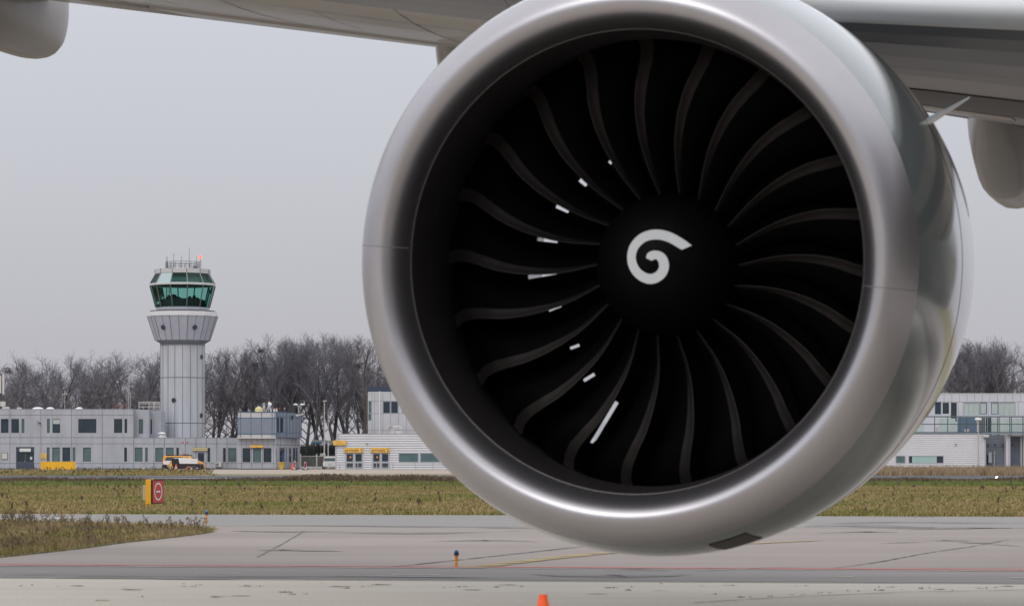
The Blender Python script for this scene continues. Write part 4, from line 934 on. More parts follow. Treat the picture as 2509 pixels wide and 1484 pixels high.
mb.build('panel_joints', M['seam'], skirt)
mb = MB(); mb.lathe((XT, YT, 0), [(TZ(775.8), rT_+.06), (TZ(764.7), rT_-.10), (TZ(764.7), rT_-.6), (TZ(775), rT_-.6)], 12, ph=PH12, close=False); mb.build('gallery_parapet', M['tower_rim'], tower)
mb = MB(); mb.lathe((XT, YT, 0), [(TZ(763.6), tw(80)), (TZ(762.0), tw(80))], 24).build('gallery_floor', M['steel_dark'], tower)
mb = MB(); rc = tw(65.5)
mb.lathe((XT, YT, 0), [(TZ(763), rc), (TZ(753.6), rc)], 12, ph=PH12, close=False).build('cab_base', M['tower_skirt'], tower)
M['cab_glass'] = bpy.data.materials.new('green_cab_glass'); m = M['cab_glass']; m.use_nodes = True; n = m.node_tree; n.nodes.clear()
o_ = n.nodes.new('ShaderNodeOutputMaterial'); tr = n.nodes.new('ShaderNodeBsdfTransparent'); tr.inputs[0].default_value = (.47, .77, .70, 1); gs = n.nodes.new('ShaderNodeBsdfGlossy'); gs.inputs['Roughness'].default_value = .03; gs.inputs[0].default_value = (.40, .46, .46, 1)
mxs = n.nodes.new('ShaderNodeMixShader'); fr = n.nodes.new('ShaderNodeFresnel'); fr.inputs[0].default_value = 1.35; n.links.new(fr.outputs[0], mxs.inputs[0]); n.links.new(tr.outputs[0], mxs.inputs[1]); n.links.new(gs.outputs[0], mxs.inputs[2]); n.links.new(mxs.outputs[0], o_.inputs[0])
r0, r1, r2 = tw(66.3), tw(80.3), tw(66.3)
def ring_pt(r, k, z): a = PH12 + 2*math.pi*k/12; return Vector((XT+r*math.cos(a), YT+r*math.sin(a), z))
for k in range(12):
    for za, ra, zb_, rb in ((TZ(753.6), r0, TZ(701), r1), (TZ(695.6), r1, TZ(671), r2)):
        MB().add([ring_pt(ra, k, za), ring_pt(ra, k+1, za), ring_pt(rb, k+1, zb_), ring_pt(rb, k, zb_)], [(0, 1, 2, 3)]).build('cab_window', M['cab_glass'], tower)
mb = MB()
for k in range(12): mb.tube(ring_pt(r0, k, TZ(753.6)), ring_pt(r1, k, TZ(701)), .09, n=6)
mb.build('cab_mullions', mat('mullion_dark', (.09, .12, .13), .5), tower)
mb = MB()
for k in range(12): mb.tube(ring_pt(r1, k, TZ(695.6)), ring_pt(r2, k, TZ(671)), .065, n=6)
mb.build('cab_upper_mullions', mat('mullion_grey', (.26, .27, .28), .5), tower)
mb = MB(); mb.lathe((XT, YT, 0), [(TZ(701), r1+.02), (TZ(700.4), r1+.08), (TZ(696.4), r1+.08), (TZ(695.6), r1+.02)], 12, ph=PH12, close=False).build('cab_ring', M['tower_rim'], tower)
mb = MB(); mb.lathe((XT, YT, 0), [(TZ(671.5), r2+.06), (TZ(660.6), r2+.10), (TZ(660.6), .1)], 12, ph=PH12, close=False); rf_ = mb.build('cab_roof', M['tower_rim'], tower)
for k in range(12): MB().tube(ring_pt(r2+.09, k, TZ(671.5)), ring_pt(r2+.12, k, TZ(660.6)), .035, n=5).build('panel_joint', M['seam'], rf_)
mb = MB(); mb.lathe((XT, YT, 0), [(TZ(699), r1-.35), (TZ(694), r1-.9), (TZ(679), r2-.6), (TZ(672), r2-.2)], 12, ph=PH12, close=False); mb.build('cab_ceiling', mat('cab_ceiling_dark', (.16, .17, .17), .8), tower)
mb = MB(); mb.lathe((XT, YT, 0), [(TZ(754), r0-.15), (TZ(753.2), r0-.15), (TZ(753.2), .05)], 12, ph=PH12).build('cab_floor', M['black'], tower)
# desks, screens, chairs and the ladder inside the cab
mb = MB(); rnd = random.Random(4)
for k in range(30):
    a = 2*math.pi*k/30; r_ = r0-.9; x, y = XT+r_*math.cos(a), YT+r_*math.sin(a); h_ = .95+.25*rnd.random()
    mb.box(x-.33, x+.33, y-.25, y+.25, TZ(753), TZ(753)+h_)
for dx_, dy_, h_, w_ in ((-1.9, -.5, 1.75, .6), (-1.2, -.8, 1.9, .7), (-.5, -.2, 1.55, .5), (.4, .6, 1.2, .5), (1.1, -.6, 1.65, .4), (1.7, -.2, 1.85, .35), (2.1, .5, 1.5, .4), (.95, .5, 1.5, .25)):
    mb.ball((XT+dx_, YT+dy_, TZ(753)+h_*.5), w_, .35, h_*.5, 10, 6)
mb.build('cab_consoles', M['black'], tower)
mb = MB(); lx0, lx1 = XT-2.45, XT-1.95
for x in (lx0, lx1): mb.tube((x, YT+.5, TZ(753)), (x+.05, YT+.5, TZ(699)), .05, n=5)
for t in np.linspace(.1, .95, 8): z = TZ(753)+(TZ(699)-TZ(753))*t; mb.tube((lx0, YT+.5, z), (lx1, YT+.5, z), .04, n=5)
mb.build('cab_ladder', M['frame_dark'], tower)
# portholes
def porthole(parent, px, py, r_, rad, tilt=0.):
    # find azimuth on a cylinder of radius rad
    s = max(-1, min(1, (WX(px, YT)-XT)/rad)); a = math.asin(s); nrm = Vector((math.sin(a), -math.cos(a), 0)); c = Vector((XT, YT, TZ(py))) + nrm*rad
    n2 = (nrm*math.cos(tilt) + Vector((0, 0, -1))*math.sin(tilt)).normalized()
    f = MB().tube(c-n2*.1, c+n2*.05, r_, n=24).build('porthole', M['seam'], parent); MB().tube(c-n2*.09, c+n2*.055, r_*.8, n=24).build('pane', M['glass_dark'], f)
rad_p = lambda py: (rB + (rT_-rB)*(834.3-py)/(834.3-775.8))
tl = math.atan2(rT_-rB, TZ(775.8)-TZ(834.3))
porthole(tower, 407.5, 804.5, .37, rad_p(804.5)*math.cos(R(0))*.985, tl); porthole(tower, 484.9, 804.5, .37, rad_p(804.5)*.985, tl)
rSi = rS*math.cos(math.pi/18)*1.004
porthole(tower, 432, 981, .37, rSi); porthole(tower, 496.2, 874.7, .37, rSi); porthole(tower, 495.6, 1017.7, .37, rSi)
# roof rail, antennas and the beacon
mb = MB(); rr_ = tw(41.5); zt0, zt1 = TZ(660), TZ(642.2)
for k in range(20):
    a = 2*math.pi*k/20; b = 2*math.pi*(k+1)/20; p = lambda a_, z: (XT+2*kT*0+rr_*math.cos(a_), YT+rr_*math.sin(a_), z)
    mb.tube(p(a, zt0), p(a, zt1), .035, n=5)
    for z in (zt1, zt0+(zt1-zt0)*.62, zt0+(zt1-zt0)*.32): mb.tube(p(a, z), p(b, z), .035, n=5)
mb.build('roof_guard_rail', mat('rail_brownish', (.16, .15, .15), .6), tower)
mb = MB()
for px, pt in ((407.5, 628), (410, 629), (425, 622), (444.5, 626), (463.5, 605), (481, 628)): mb.tube(W(px, 660, YT-1.5), W(px, pt, YT-1.5), .045, .02, n=5)
mb.tube(W(421, 624, YT-1.5), W(430, 624, YT-1.5), .02, n=4).build('roof_antennas', M['steel_dark'], tower)
mb = MB(); x, _, z = W(416, 657, YT-2); mb.box(x-.3, x+.3, YT-2.3, YT-1.8, TZ(660.5), z+.1); x, _, z = W(478, 657, YT-2); mb.ball((x, YT-2, TZ(659)), .35, .35, .3); mb.build('roof_equipment', M['steel_dark'], tower)
x, _, z = W(490.8, 630, YT-2.5); bm_ = MB().tube((x, YT-2.5, TZ(660.5)), (x, YT-2.5, z-.35), .13, n=8).build('beacon_post', M['galv'], tower)
MB().ball((x, YT-2.5, z), .20, .20, .24).build('red_beacon', mat('beacon_glow', (.8, .08, .02), .3, emit=(1, .06, .025, 4)), bm_, smooth=True)

# ------------------------------------------------ arrivals hall and the terminal wing
def corrugate(mb, x0, x1, z0, z1__, Y, pitch, amp):
    """horizontal profiled sheet between x0..x1"""
    n = max(1, int(round((z1__-z0)/pitch))); p = (z1__-z0)/n; prof = []
    for i in range(n):
        z = z0+i*p; prof += [(z, 0), (z+p*.04, -amp*.75), (z+p*.34, -amp), (z+p*.64, -amp*.75), (z+p*.68, 0)]
    prof.append((z0+n*p, 0))
    vs = [(x, Y+o, z) for z, o in prof for x in (x0, x1)]
    return mb.add(vs, [(2*i, 2*i+1, 2*i+3, 2*i+2) for i in range(len(prof)-1)])
def profiled_wall(parent, px0, px1, py0, Y, openings, pitch, amp, m, depth=14, z0=0., name='profiled_wall'):
    X0, X1 = WX(px0, Y), WX(px1, Y); Z1 = WZ(py0, Y)
    n = int(round((Z1-z0)/pitch)); p = (Z1-z0)/n
    ops = []
    for a, b, c, d in openings:
        zb_ = z0+round((WZ(d, Y)-z0)/p)*p; zt_ = z0+round((WZ(c, Y)-z0)/p)*p; ops.append((WX(a, Y), WX(b, Y), max(z0, zb_), zt_))
    mb = MB(); xs = sorted({X0, X1, *[o[0] for o in ops], *[o[1] for o in ops]})
    for i in range(len(xs)-1):
        cx = (xs[i]+xs[i+1])/2; cuts = sorted([(o[2], o[3]) for o in ops if o[0] < cx < o[1]]); z = z0
        for a, b in cuts:
            if a > z+.01: corrugate(mb, xs[i], xs[i+1], z, a, Y, p, amp)
            z = b
        if Z1 > z+.01: corrugate(mb, xs[i], xs[i+1], z, Z1, Y, p, amp)
    T = .25
    for a, b, c, d in ops: mb.add([(a, Y-amp, c), (b, Y-amp, c), (b, Y-amp, d), (a, Y-amp, d), (a, Y+T, c), (b, Y+T, c), (b, Y+T, d), (a, Y+T, d)], [(0, 1, 5, 4), (1, 2, 6, 5), (2, 3, 7, 6), (3, 0, 4, 7)])
    mb.box(X0, X1, Y+T, Y+depth, z0, Z1-.02); mb.add([(X0, Y, z0), (X0, Y+T, z0), (X0, Y+T, Z1), (X0, Y, Z1), (X1, Y, z0), (X1, Y+T, z0), (X1, Y+T, Z1), (X1, Y, Z1), (X0, Y, Z1-.02), (X1, Y, Z1-.02), (X1, Y+T, Z1-.02), (X0, Y+T, Z1-.02)], [(0, 1, 2, 3), (4, 5, 6, 7), (8, 9, 10, 11)])
    w_ = mb.build(name, m, parent, fix=False); return w_, ops
YH = 388.
hall = root('arrivals_hall', (WX(840, YH), YH, 0), 'single storey arrivals hall clad in bright corrugated metal beside the gate', 'terminal building')
dA, dB = rect(z3, 1312, 1472, 1150, 1310), rect(z3, 1548, 1705, 1150, 1310)
wB = rect(z4, 1376, 1642, 985, 1100); wC = rect(z4, 1660, 1926, 985, 1100)
w_, ops = profiled_wall(hall, 824.5, 1300, 1062.6, YH, [dA, dB, wB, wC, (1120, 1170, 1110, 1131)], .32, .13, M['corr'])
MB().box(WX(821, YH), WX(824.5, YH), YH-.12, YH+.3, 0, WZ(1077, YH)).build('corner_trim', M['frame'], hall)
MB().box(WX(824, YH), WX(829.5, YH), YH-.14, YH-.11, WZ(1076, YH), WZ(1062, YH)).build('corner_trim', M['galv'], hall)
MB().box(WX(824, YH), WX(1300, YH), YH-.13, YH+14.05, WZ(1062.9, YH), WZ(1061.8, YH)).build('roof_edge', M['frame'], hall)
for r_ in ops[:2]:
    a, b, c, d = r_; mid = (a+b)/2; mb = MB(); y0, y1 = YH-.13, YH+.02
    for x0_, x1_ in ((a, a+.13), (mid-.10, mid+.10), (b-.13, b)): mb.box(x0_, x1_, y0, y1, 0, d)
    for x0_, x1_ in ((a+.13, mid-.10), (mid+.10, b-.13)):
        mb.box(x0_, x1_, y0+.005, y1, d-.13, d).box(x0_, x1_, y0+.005, y1, 0, .22).box(x0_, x1_, y0+.005, y1, .92, 1.1).box(x0_, x0_+.07, y0+.008, y1, .22, d-.13).box(x1_-.07, x1_, y0+.008, y1, .22, d-.13)
    f = mb.build('double_door', M['frame'], hall)
    for x0_, x1_ in ((a+.15, mid-.12), (mid+.12, b-.15)): MB().box(x0_, x1_, YH-.04, YH-.02, .2, d-.1).build('pane', M['glass_dark'], f)
    MB().box(a+.62, a+.84, YH-.07, YH-.05, d-.72, d-.42).build('orange_sticker', mat('sticker', (.75, .25, .08), .5) if 'sticker' not in bpy.data.materials else bpy.data.materials['sticker'], f)
    MB().box(mid-.26, mid-.22, YH-.2, YH-.16, .95, 1.35).build('handle', M['galv'], f)
def hall_win(r_, px, Y):
    a, b, c, d = r_; mb = MB(); y0, y1 = Y-.13, Y+.02; fw = .09
    mb.box(a, a+fw, y0, y1, c, d).box(b-fw, b, y0, y1, c, d).box(a+fw, b-fw, y0, y1, d-fw, d).box(a+fw, b-fw, y0, y1, c, c+fw); f = mb.build('window', M['frame'], px)
    MB().box(a+fw*.8, b-fw*.8, Y-.05, Y-.03, c+fw*.8, d-fw*.8).build('pane', M['glass_teal'], f); return f
for r_ in ops[2:]: hall_win(r_, hall, YH)
wall_lamp(hall, 721.3+960/5.4, 927.4+860/5.4, YH-.1)
# satellite dish and air handling on the hall roof
x, _, z = W(957.5, 1056, YH+3); zr = WZ(1062, YH)
mb = MB(); mb.tube((x, YH+3, zr-.05), (x+.2, YH+3, z), .05, n=6).build('dish_mount', M['galv'], hall)
vs = [(x, YH+2.85, z)]; NN = 20
for j, (rd, dy) in enumerate(((.35, .05), (.6, .18), (.72, .30))):
    for i in range(NN): a = 2*math.pi*i/NN; vs.append((x + rd*math.cos(a)*.62, YH+2.85-dy, z+rd*math.sin(a)*.95))
MB().add(vs, [(0, 1+i, 1+(i+1) % NN) for i in range(NN)] + [(1+j*NN+i, 1+j*NN+(i+1) % NN, 1+(j+1)*NN+(i+1) % NN, 1+(j+1)*NN+i) for j in range(2) for i in range(NN)]).build('satellite_dish', M['offwhite'], hall, smooth=True)
Yq = YH+2; q4 = lambda px_, py_: W(721.3+px_/5.4, 927.4+py_/5.4, Yq)
mb = MB()
for x0_, x1_, y0_, y1_ in ((1300, 1312, 640, 735), (1322, 1330, 655, 735), (1345, 1415, 685, 735)): mb.box(q4(x0_,0)[0], q4(x1_,0)[0], Yq, Yq+.5, zr-.06, q4(0,y0_)[2])
mb.path([q4(1305, 645), q4(1340, 632), q4(1400, 632), q4(1410, 665)], .12, 8).path([q4(1325, 660), q4(1360, 650), q4(1415, 662)], .10, 8).build('roof_ducts', M['offwhite'], hall)
# block behind the hall
YB = 405.
blk = root('terminal_block', (WX(1000, YB), YB+3, 0), 'white panelled block with dark blue roof behind the arrivals hall', 'terminal building')
bw = [rect(z4, 978, 1020, 297, 455), rect(z4, 975, 1018, 462, 555), rect(z4, 1172, 1265, 300, 457), rect(z4, 1275, 1370, 300, 457), (985, 1003, 983, 1012)]
facade(blk, 'wall', 901, 1290, 961, 0, YB, bw, M['cladding_warm'], 12)
for r_ in bw: window(blk, r_, YB, 'glass_dark' if r_[0] > 930 else 'glass_teal', 'frame', fw=.05)
joints(blk, YB, [(z4(x_, 0)[0], 962, 1062) for x_ in (1025, 1058, 1170, 1270, 1375, 1480)], [(z4(0, 295)[1], 902, 1290), (z4(0, 460)[1], 902, 1290), (z4(0, 680)[1], 902, 1290)], .05, 'seam_light')
MB().tube((WX(930, YB), YB-.15, 0), (WX(930, YB), YB-.15, WZ(958, YB)), .09).build('downpipe', M['white'], blk)
MB().box(WX(898, YB), WX(901, YB), YB-.05, YB+12, 0, WZ(961, YB)).build('brown_edge', M['copper'], blk)
MB().box(WX(898.5, YB), WX(1290, YB), YB+.6, YB+12, WZ(961, YB), WZ(946.8, YB)).build('roof_screen', M['navy'], blk)
MB().box(WX(901, YB), WX(1290, YB), YB-.06, YB+.7, WZ(961, YB), WZ(959.6, YB)).build('roof_edge', M['white'], blk)
# right hand terminal wing
YW = 396.
wing_b = root('terminal_wing', (WX(2350, YW), YW, 0), 'two storey terminal wing right of the engine, corrugated below and pale panels above', 'terminal building')
wops = [rect(z5, 440, 520, 1190, 1258), rect(z5, 545, 832, 1190, 1258)]
w_, ops = profiled_wall(wing_b, 1900, 2411.5, 1062.5, YW, wops, .27, .09, M['corr'])
f = hall_win(ops[0], wing_b, YW)
a, b, c, d = ops[1]; mb = MB(); y0, y1 = YW-.10, YW+.02
for x0_, x1_ in ((a, a+.08), (a+.5, a+.56), (b-1.05, b-.98), (b-.08, b)): mb.box(x0_, x1_, y0, y1, c, d)
mb.box(a, b, y0-.01, y1, d-.08, d+.01).box(a, b, y0-.01, y1, c-.01, c+.08); f = mb.build('window', M['frame'], wing_b)
MB().box(a+.08, a+.5, YW-.04, YW-.02, c, d).box(b-.98, b-.08, YW-.04, YW-.02, c, d).build('pane', M['glass_dark'], f)
MB().box(a+.56, b-1.05, YW-.05, YW-.02, c, d).build('pane', M['glass_pale'], f)
wall_lamp(wing_b, z5(932, 0)[0], z5(0, 1108)[1], YW-.08)
MB().box(WX(2411.2, YW), WX(2414.2, YW), YW-.11, YW+.4, 0, WZ(1076, YW)).build('corner_trim', M['frame'], wing_b)
YV = YW+2.2
profiled_wall(wing_b, 2412.5, 2467, 1064, YV, [rect(z5, 1180, 1200, 1195, 1270)], .225, .07, M['corr_dark'], 8)
window(wing_b, rect(z5, 1180, 1200, 1195, 1270), YV, 'glass_dark', 'frame')
profiled_wall(wing_b, 2464.2, 2471, 1064, YW+.6, [], .225, .07, M['corr'], 1.5)
MB().box(WX(2471, YW), WX(2476, YW), YW+.45, YW+1.5, 0, WZ(1064, YW)).build('corner_trim', M['frame'], wing_b)
profiled_wall(wing_b, 2474, 2620, 1068, YV+.4, [], .225, .07, M['corr_dark'], 8)
MB().box(WX(2476, YW), WX(2620, YW), YW+.4, YW+2.5, WZ(1068, YW), WZ(1064.5, YW)).build('canopy', M['frame'], wing_b)
mb = MB()
for px in (2505, 2511, 2540): mb.box(WX(px, YW)-.09, WX(px, YW)+.09, YW+1.2, YW+1.4, 0, WZ(1069, YW))
mb.build('canopy_posts', M['galv'], wing_b)
mb = MB()
for px in (2422, 2439, 2457, 2482): x, _, z = W(px, 1090, YV-.3); mb.tube((x, YV-.05, z), (x-.15, YV-.5, z+.05), .10, .14, n=8)
mb.build('spot_lamps', M['steel_dark'], wing_b)
MB().box(WX(2434, YV)-.06, WX(2434, YV)+.06, YV-.5, YV-.38, 0, WZ(1110, YV)).tube((WX(2434, YV), YV-.45, WZ(1112, YV)), (WX(2434.5, YV), YV-.5, WZ(1105, YV)), .14).build('lamp_bollard', M['galv'], wing_b)
MB().box(WX(2420, YV), WX(2428, YV), YV-.4, YV-.1, .9, 2.4).build('meter_box', M['frame'], wing_b)
# gallery and upper storey, set back
YG = YW+2.5; z_g0 = WZ(1063, YG)
MB().box(WX(1900, YW), WX(2640, YW), YW-.14, YW+.4, WZ(1062.6, YW), WZ(1059, YW)).build('gallery_edge', M['corr_dark'], wing_b)
up5 = [rect(z5, 760, 812, 760, 860), rect(z5, 820, 880, 762, 860), rect(z5, 888, 943, 762, 925), rect(z5, 995, 1122, 762, 868), rect(z5, 1125, 1185, 762, 860), rect(z5, 1217, 1279, 762, 862), rect(z5, 1285, 1410, 762, 872)]
facade(wing_b, 'upper_wall', 1900, 2640, 964.0, z_g0-.3, YG, up5, M['cladding'], 10)
for r_, g, fr_ in zip(up5, ('glass_dark', 'glass_dark', 'glass_dark', 'glass_curtain', 'glass_curtain', 'glass_curtain', 'glass_curtain'), ('frame_blue', 'white', 'white', 'frame', 'frame_blue', 'frame_blue', 'frame')):
    window(wing_b, r_, YG, g, fr_, bars=((.33, .66) if r_[1]-r_[0] > 30 else ()), fw=.10 if fr_ == 'frame_blue' else .06)
joints(wing_b, YG, [(z5(x_, 0)[0], 965, 984) for x_ in range(650, 1700, 62)] + [(z5(x_, 0)[0], 985, 1018) for x_ in (950, 990, 1195, 1415, 1440)], [(984, 1900, 2640), (1018.5, 1900, 2640)], .045, 'seam_light')
MB().box(WX(2030, YG), WX(2640, YG), YG-.06, YG+.3, WZ(964.2, YG), WZ(963, YG)).build('roof_edge', M['white'], wing_b)
MB().box(WX(2345, YG), WX(2392, YG), YG-.08, YG-.01, z_g0-.2, WZ(1022, YG)).build('gallery_door', mat('slate_door', (.10, .15, .20), .4), wing_b)
mb = MB()
for px in (2400, 2405, 2410, 2416, 2421, 2425): mb.box(WX(px, YG)-.09, WX(px, YG)+.09, YG-.09, YG-.01, z_g0-.2, WZ(1022, YG))
mb.build('gallery_louvre', M['glass_dark'], wing_b)
for px0, px1 in ((2240, 2262), (2300, 2340), (2428, 2452), (2458, 2500), (2504, 2560)): MB().box(WX(px0, YG), WX(px1, YG), YG-.05, YG-.01, z_g0-.2, WZ(1024, YG)).build('gallery_pane', M['glass_curtain'], wing_b)
YR = YW+.25; mb = MB()
for px in (2030, 2090, 2150, 2211, 2289, 2321, 2351, 2367, 2401, 2427, 2443, 2447, 2473, 2477, 2505, 2509, 2540, 2570): mb.box(WX(px, YR)-.05, WX(px, YR)+.05, YR-.05, YR+.05, z_g0-.15, WZ(1020.5, YR))
for py in (1020.5, 1038.5, 1058.5): z = WZ(py, YR); mb.box(WX(1900, YR), WX(2640, YR), YR-.04, YR+.04, z-.055, z+.055)
mb.build('gallery_railing', mat('railing_slate', (.05, .08, .09), .4), wing_b)
mb = MB()
for x0_, x1_, y0_, y1_ in ((770, 795, 965, 1003), (900, 930, 980, 1005)): mb.box(WX(z5(x0_,0)[0], YR+.8), WX(z5(x1_,0)[0], YR+.8), YR+.6, YR+1.2, z_g0-.15, WZ(z5(0, y0_)[1], YR+.8))
mb.build('gallery_unit', M['offwhite'], wing_b)
x0_, x1_ = WX(z5(1000,0)[0], YR+.4), WX(z5(1040,0)[0], YR+.4)
MB().add([(x0_+.2, YR+.3, z_g0-.1), (x1_-.2, YR+.3, z_g0-.1), (x1_, YR+.3, z_g0+.7), (x0_, YR+.3, z_g0+.7), (x0_+.2, YR+.7, z_g0-.1), (x1_-.2, YR+.7, z_g0-.1), (x1_, YR+.7, z_g0+.7), (x0_, YR+.7, z_g0+.7)], [(0,1,2,3),(4,5,6,7),(0,1,5,4),(1,2,6,5),(2,3,7,6),(3,0,4,7)]).build('planter', M['offwhite'], wing_b)

# ================================================================== SIGNS, STREET FURNITURE
def sign_board(name, r, Y, m, label, cat='sign', d=.08, lines=(), ink='ink', out=.16, frame=None):
    a, b, c, d_ = r; x0, x1, zt, zb = WX(a, Y), WX(b, Y), WZ(c, Y), WZ(d_, Y); yf = Y-out-d
    t = root(name, ((x0+x1)/2, Y-out, zb), label, cat)
    MB().box(x0, x1, yf, Y-out, zb, zt).build('board', M[m], t, bevel=.01)
    MB().box(x0+.1, x0+.16, Y-out, Y, zb+.05, zt-.05).box(x1-.16, x1-.1, Y-out, Y, zb+.05, zt-.05).build('bracket', M['steel_dark'], t)
    if frame: 
        MB().box(x0-.03, x1+.03, yf+.01, Y-out-.005, zb-.04, zb-.001).box(x0-.03, x1+.03, yf+.01, Y-out-.005, zt+.001, zt+.03).build('edging', M[frame], t)
    for body, fx, fz, fw, fh, ik in lines:
        text('lettering', body, x0+(x1-x0)*fx, yf-.004, zt-(zt-zb)*fz, (x1-x0)*fw, (zt-zb)*fh, M[ik], t)
    return t
sign_board('arrivals_sign', rect(z3, 1302, 1472, 1103, 1145), YH, 'sign_yellow', 'yellow sign reading arrivals 3 above the left double door of the hall', lines=[('arrivals 3', .5, .5, .92, .66, 'ink')], frame='steel_dark')
sign_board('arrivals_sign', rect(z3, 1538, 1705, 1103, 1145), YH, 'sign_yellow', 'yellow sign reading arrivals 2 above the right double door of the hall', lines=[('arrivals 2', .5, .5, .92, .66, 'ink')], frame='steel_dark')
sign_board('information_sign', rect(z3, 1208, 1320, 1038, 1080), YH, 'sign_yellow', 'yellow three line sign on the top left corner of the arrivals hall', lines=[('customs', .40, .19, .42, .16, 'ink_brown'), ('immigration', .46, .52, .56, .20, 'ink_brown'), ('general aviation', .57, .84, .76, .18, 'ink_brown')], frame='steel_dark', out=.3)
sign_board('police_sign', rect(z1, 1700, 1832, 1104, 1129), YO, 'sign_pale', 'pale yellow immigration/police sign over a door behind the van', lines=[('immigration/police', .5, .5, .94, .62, 'ink')], frame='steel_dark')
sign_board('handling_sign', rect(z3, 475, 590, 1078, 1101), YM, 'sign_yellow', 'yellow handling operations sign on the block below the blue framed room', lines=[('handling operations', .48, .30, .80, .34, 'ink_brown'), ('crew', .52, .78, .16, .22, 'ink_brown')], frame='steel_dark')
t = sign_board('entrance_sign', rect(z1, 174, 272, 1109, 1137), YO, 'white', 'white hanging sign above the dark recessed doors at far left', out=.02, lines=[('', .5, .5, .9, .2, 'ink')][:0])
MB().box(WX(50, YO), WX(74, YO), YO-.108, YO-.102, WZ(1101.6, YO), WZ(1101.1, YO)).box(WX(50, YO), WX(74, YO), YO-.108, YO-.102, WZ(1103.6, YO), WZ(1103.1, YO)).build('printed_lines', M['galv'], t)
t = sign_board('notice_board', rect(z1, 15, 67, 1149, 1202), YO, 'offwhite', 'framed pale notice board on the wall left of the dark doors', out=.01, cat='notice board')
MB().box(WX(4.0, YO), WX(4.6, YO), YO-.11, YO, WZ(1124, YO), WZ(1108.8, YO)).box(WX(18.3, YO), WX(18.9, YO), YO-.11, YO, WZ(1124, YO), WZ(1108.8, YO)).box(WX(4.6, YO), WX(18.3, YO), YO-.108, YO, WZ(1109.4, YO), WZ(1108.8, YO)).box(WX(4.6, YO), WX(18.3, YO), YO-.108, YO, WZ(1124.4, YO), WZ(1123.6, YO)).build('frame', M['steel_dark'], t)
t = sign_board('warning_plate', rect(z1, 362, 410, 1153, 1200), YO, 'sign_yellow', 'square yellow notice plate on the wall above the yellow barrier', out=.01)
mb = MB(); a, b, c, d = rect(z1, 362, 410, 1153, 1200)
for f_, l in ((.2, .8), (.38, .45), (.56, .7), (.72, .75), (.86, .8)): z = WZ(c+(d-c)*f_, YO); mb.box(WX(a, YO)+.06, WX(a, YO)+.06+(WX(b, YO)-WX(a, YO)-.12)*l, YO-.098, YO-.091, z-.02, z+.02)
mb.build('printed_lines', M['ink_brown'], t)
for i, (x0_, x1_) in enumerate(((1606, 1618), (1647, 1659))):
    sign_board('fire_sign', rect(z1, x0_, x1_, 1049, 1062), YO, 'red', ('small red square sign high on the wall, left one of the pair', 'small red square sign high on the wall, right one of the pair')[i], out=.01, d=.03)
# yellow steel barrier
t = root('yellow_barrier', (WX(142, 384), 384, 0), 'long yellow steel panel barrier on posts before the office wall', 'barrier'); Yb_ = 384
x0, x1, zt = WX(99.5, Yb_), WX(184.8, Yb_), WZ(1131, Yb_); zb = WZ(1149, Yb_)
MB().box(x0, x1, Yb_-.03, Yb_+.03, zb, zt).box(x0-.01, x1+.01, Yb_-.05, Yb_+.05, zt, zt+.05).build('panel', M['yellow'], t)
for px in (106, 140, 179, 184): MB().box(WX(px, Yb_)-.06, WX(px, Yb_)+.06, Yb_-.10, Yb_-.031, 0, zt+.02).build('post', M['yellow'], t)
# air conditioner units on the wall
def ac_unit(r, Y, label):
    a, b, c, d = r; x0, x1, zt, zb = WX(a, Y), WX(b, Y), WZ(c, Y), WZ(d, Y)
    t = root('air_conditioner', ((x0+x1)/2, Y-.2, zb), label, 'air conditioner'); MB().box(x0, x1, Y-.38, Y-.02, zb, zt).build('casing', M['offwhite'], t, bevel=.02)
    xm = x0+(x1-x0)*.30; mb = MB()
    mb.box(x0+.06, x0+(x1-x0)*.55, Y-.395, Y-.381, zb+.1, zt-.1).build('grille', M['steel_dark'] if 0 else mat('ac_grille', (.2, .2, .19), .7) if 'ac_grille' not in bpy.data.materials else bpy.data.materials['ac_grille'], t)
    MB().box(x0+.1, x0+.16, Y-.36, Y, zb-.08, zb-.001).box(x1-.16, x1-.1, Y-.36, Y, zb-.08, zb-.001).build('bracket', M['steel_dark'], t)
ac_unit(rect(z1, 1899, 1955, 1231, 1271), YO, 'white air conditioner on the office wall right of the police door')
# wheelie bin
Y_ = 385; x, _, z = W(689, 1150, Y_); t = root('wheeled_bin', (x, Y_, 0), 'yellow wheeled bin at the corner of the handling building', 'bin')
hz = WZ(1133.5, Y_); mb = MB(); b0, b1 = .26, .36
mb.add([(x-b0, Y_-b0, .06), (x+b0, Y_-b0, .06), (x+b0, Y_+b0, .06), (x-b0, Y_+b0, .06), (x-b1, Y_-b1, hz), (x+b1, Y_-b1, hz), (x+b1, Y_+b1, hz), (x-b1, Y_+b1, hz)], [(3,2,1,0),(4,5,6,7),(0,1,5,4),(1,2,6,5),(2,3,7,6),(3,0,4,7)]).build('body', M['sign_yellow'] if 0 else mat('bin_yellow', (.55, .38, .04), .5, noise=.08), t)
MB().box(x-.40, x+.40, Y_-.42, Y_+.40, hz+.002, hz+.10).tube((x-.38, Y_-.43, hz+.03), (x+.38, Y_-.43, hz+.03), .04, n=6).build('lid', bpy.data.materials['bin_yellow'], t, bevel=.02)
for s_ in (-1, 1): MB().tube((x+s_*.27, Y_+.25, .10), (x+s_*.33, Y_+.25, .10), .10, n=14).build('wheel', M['black'], t)
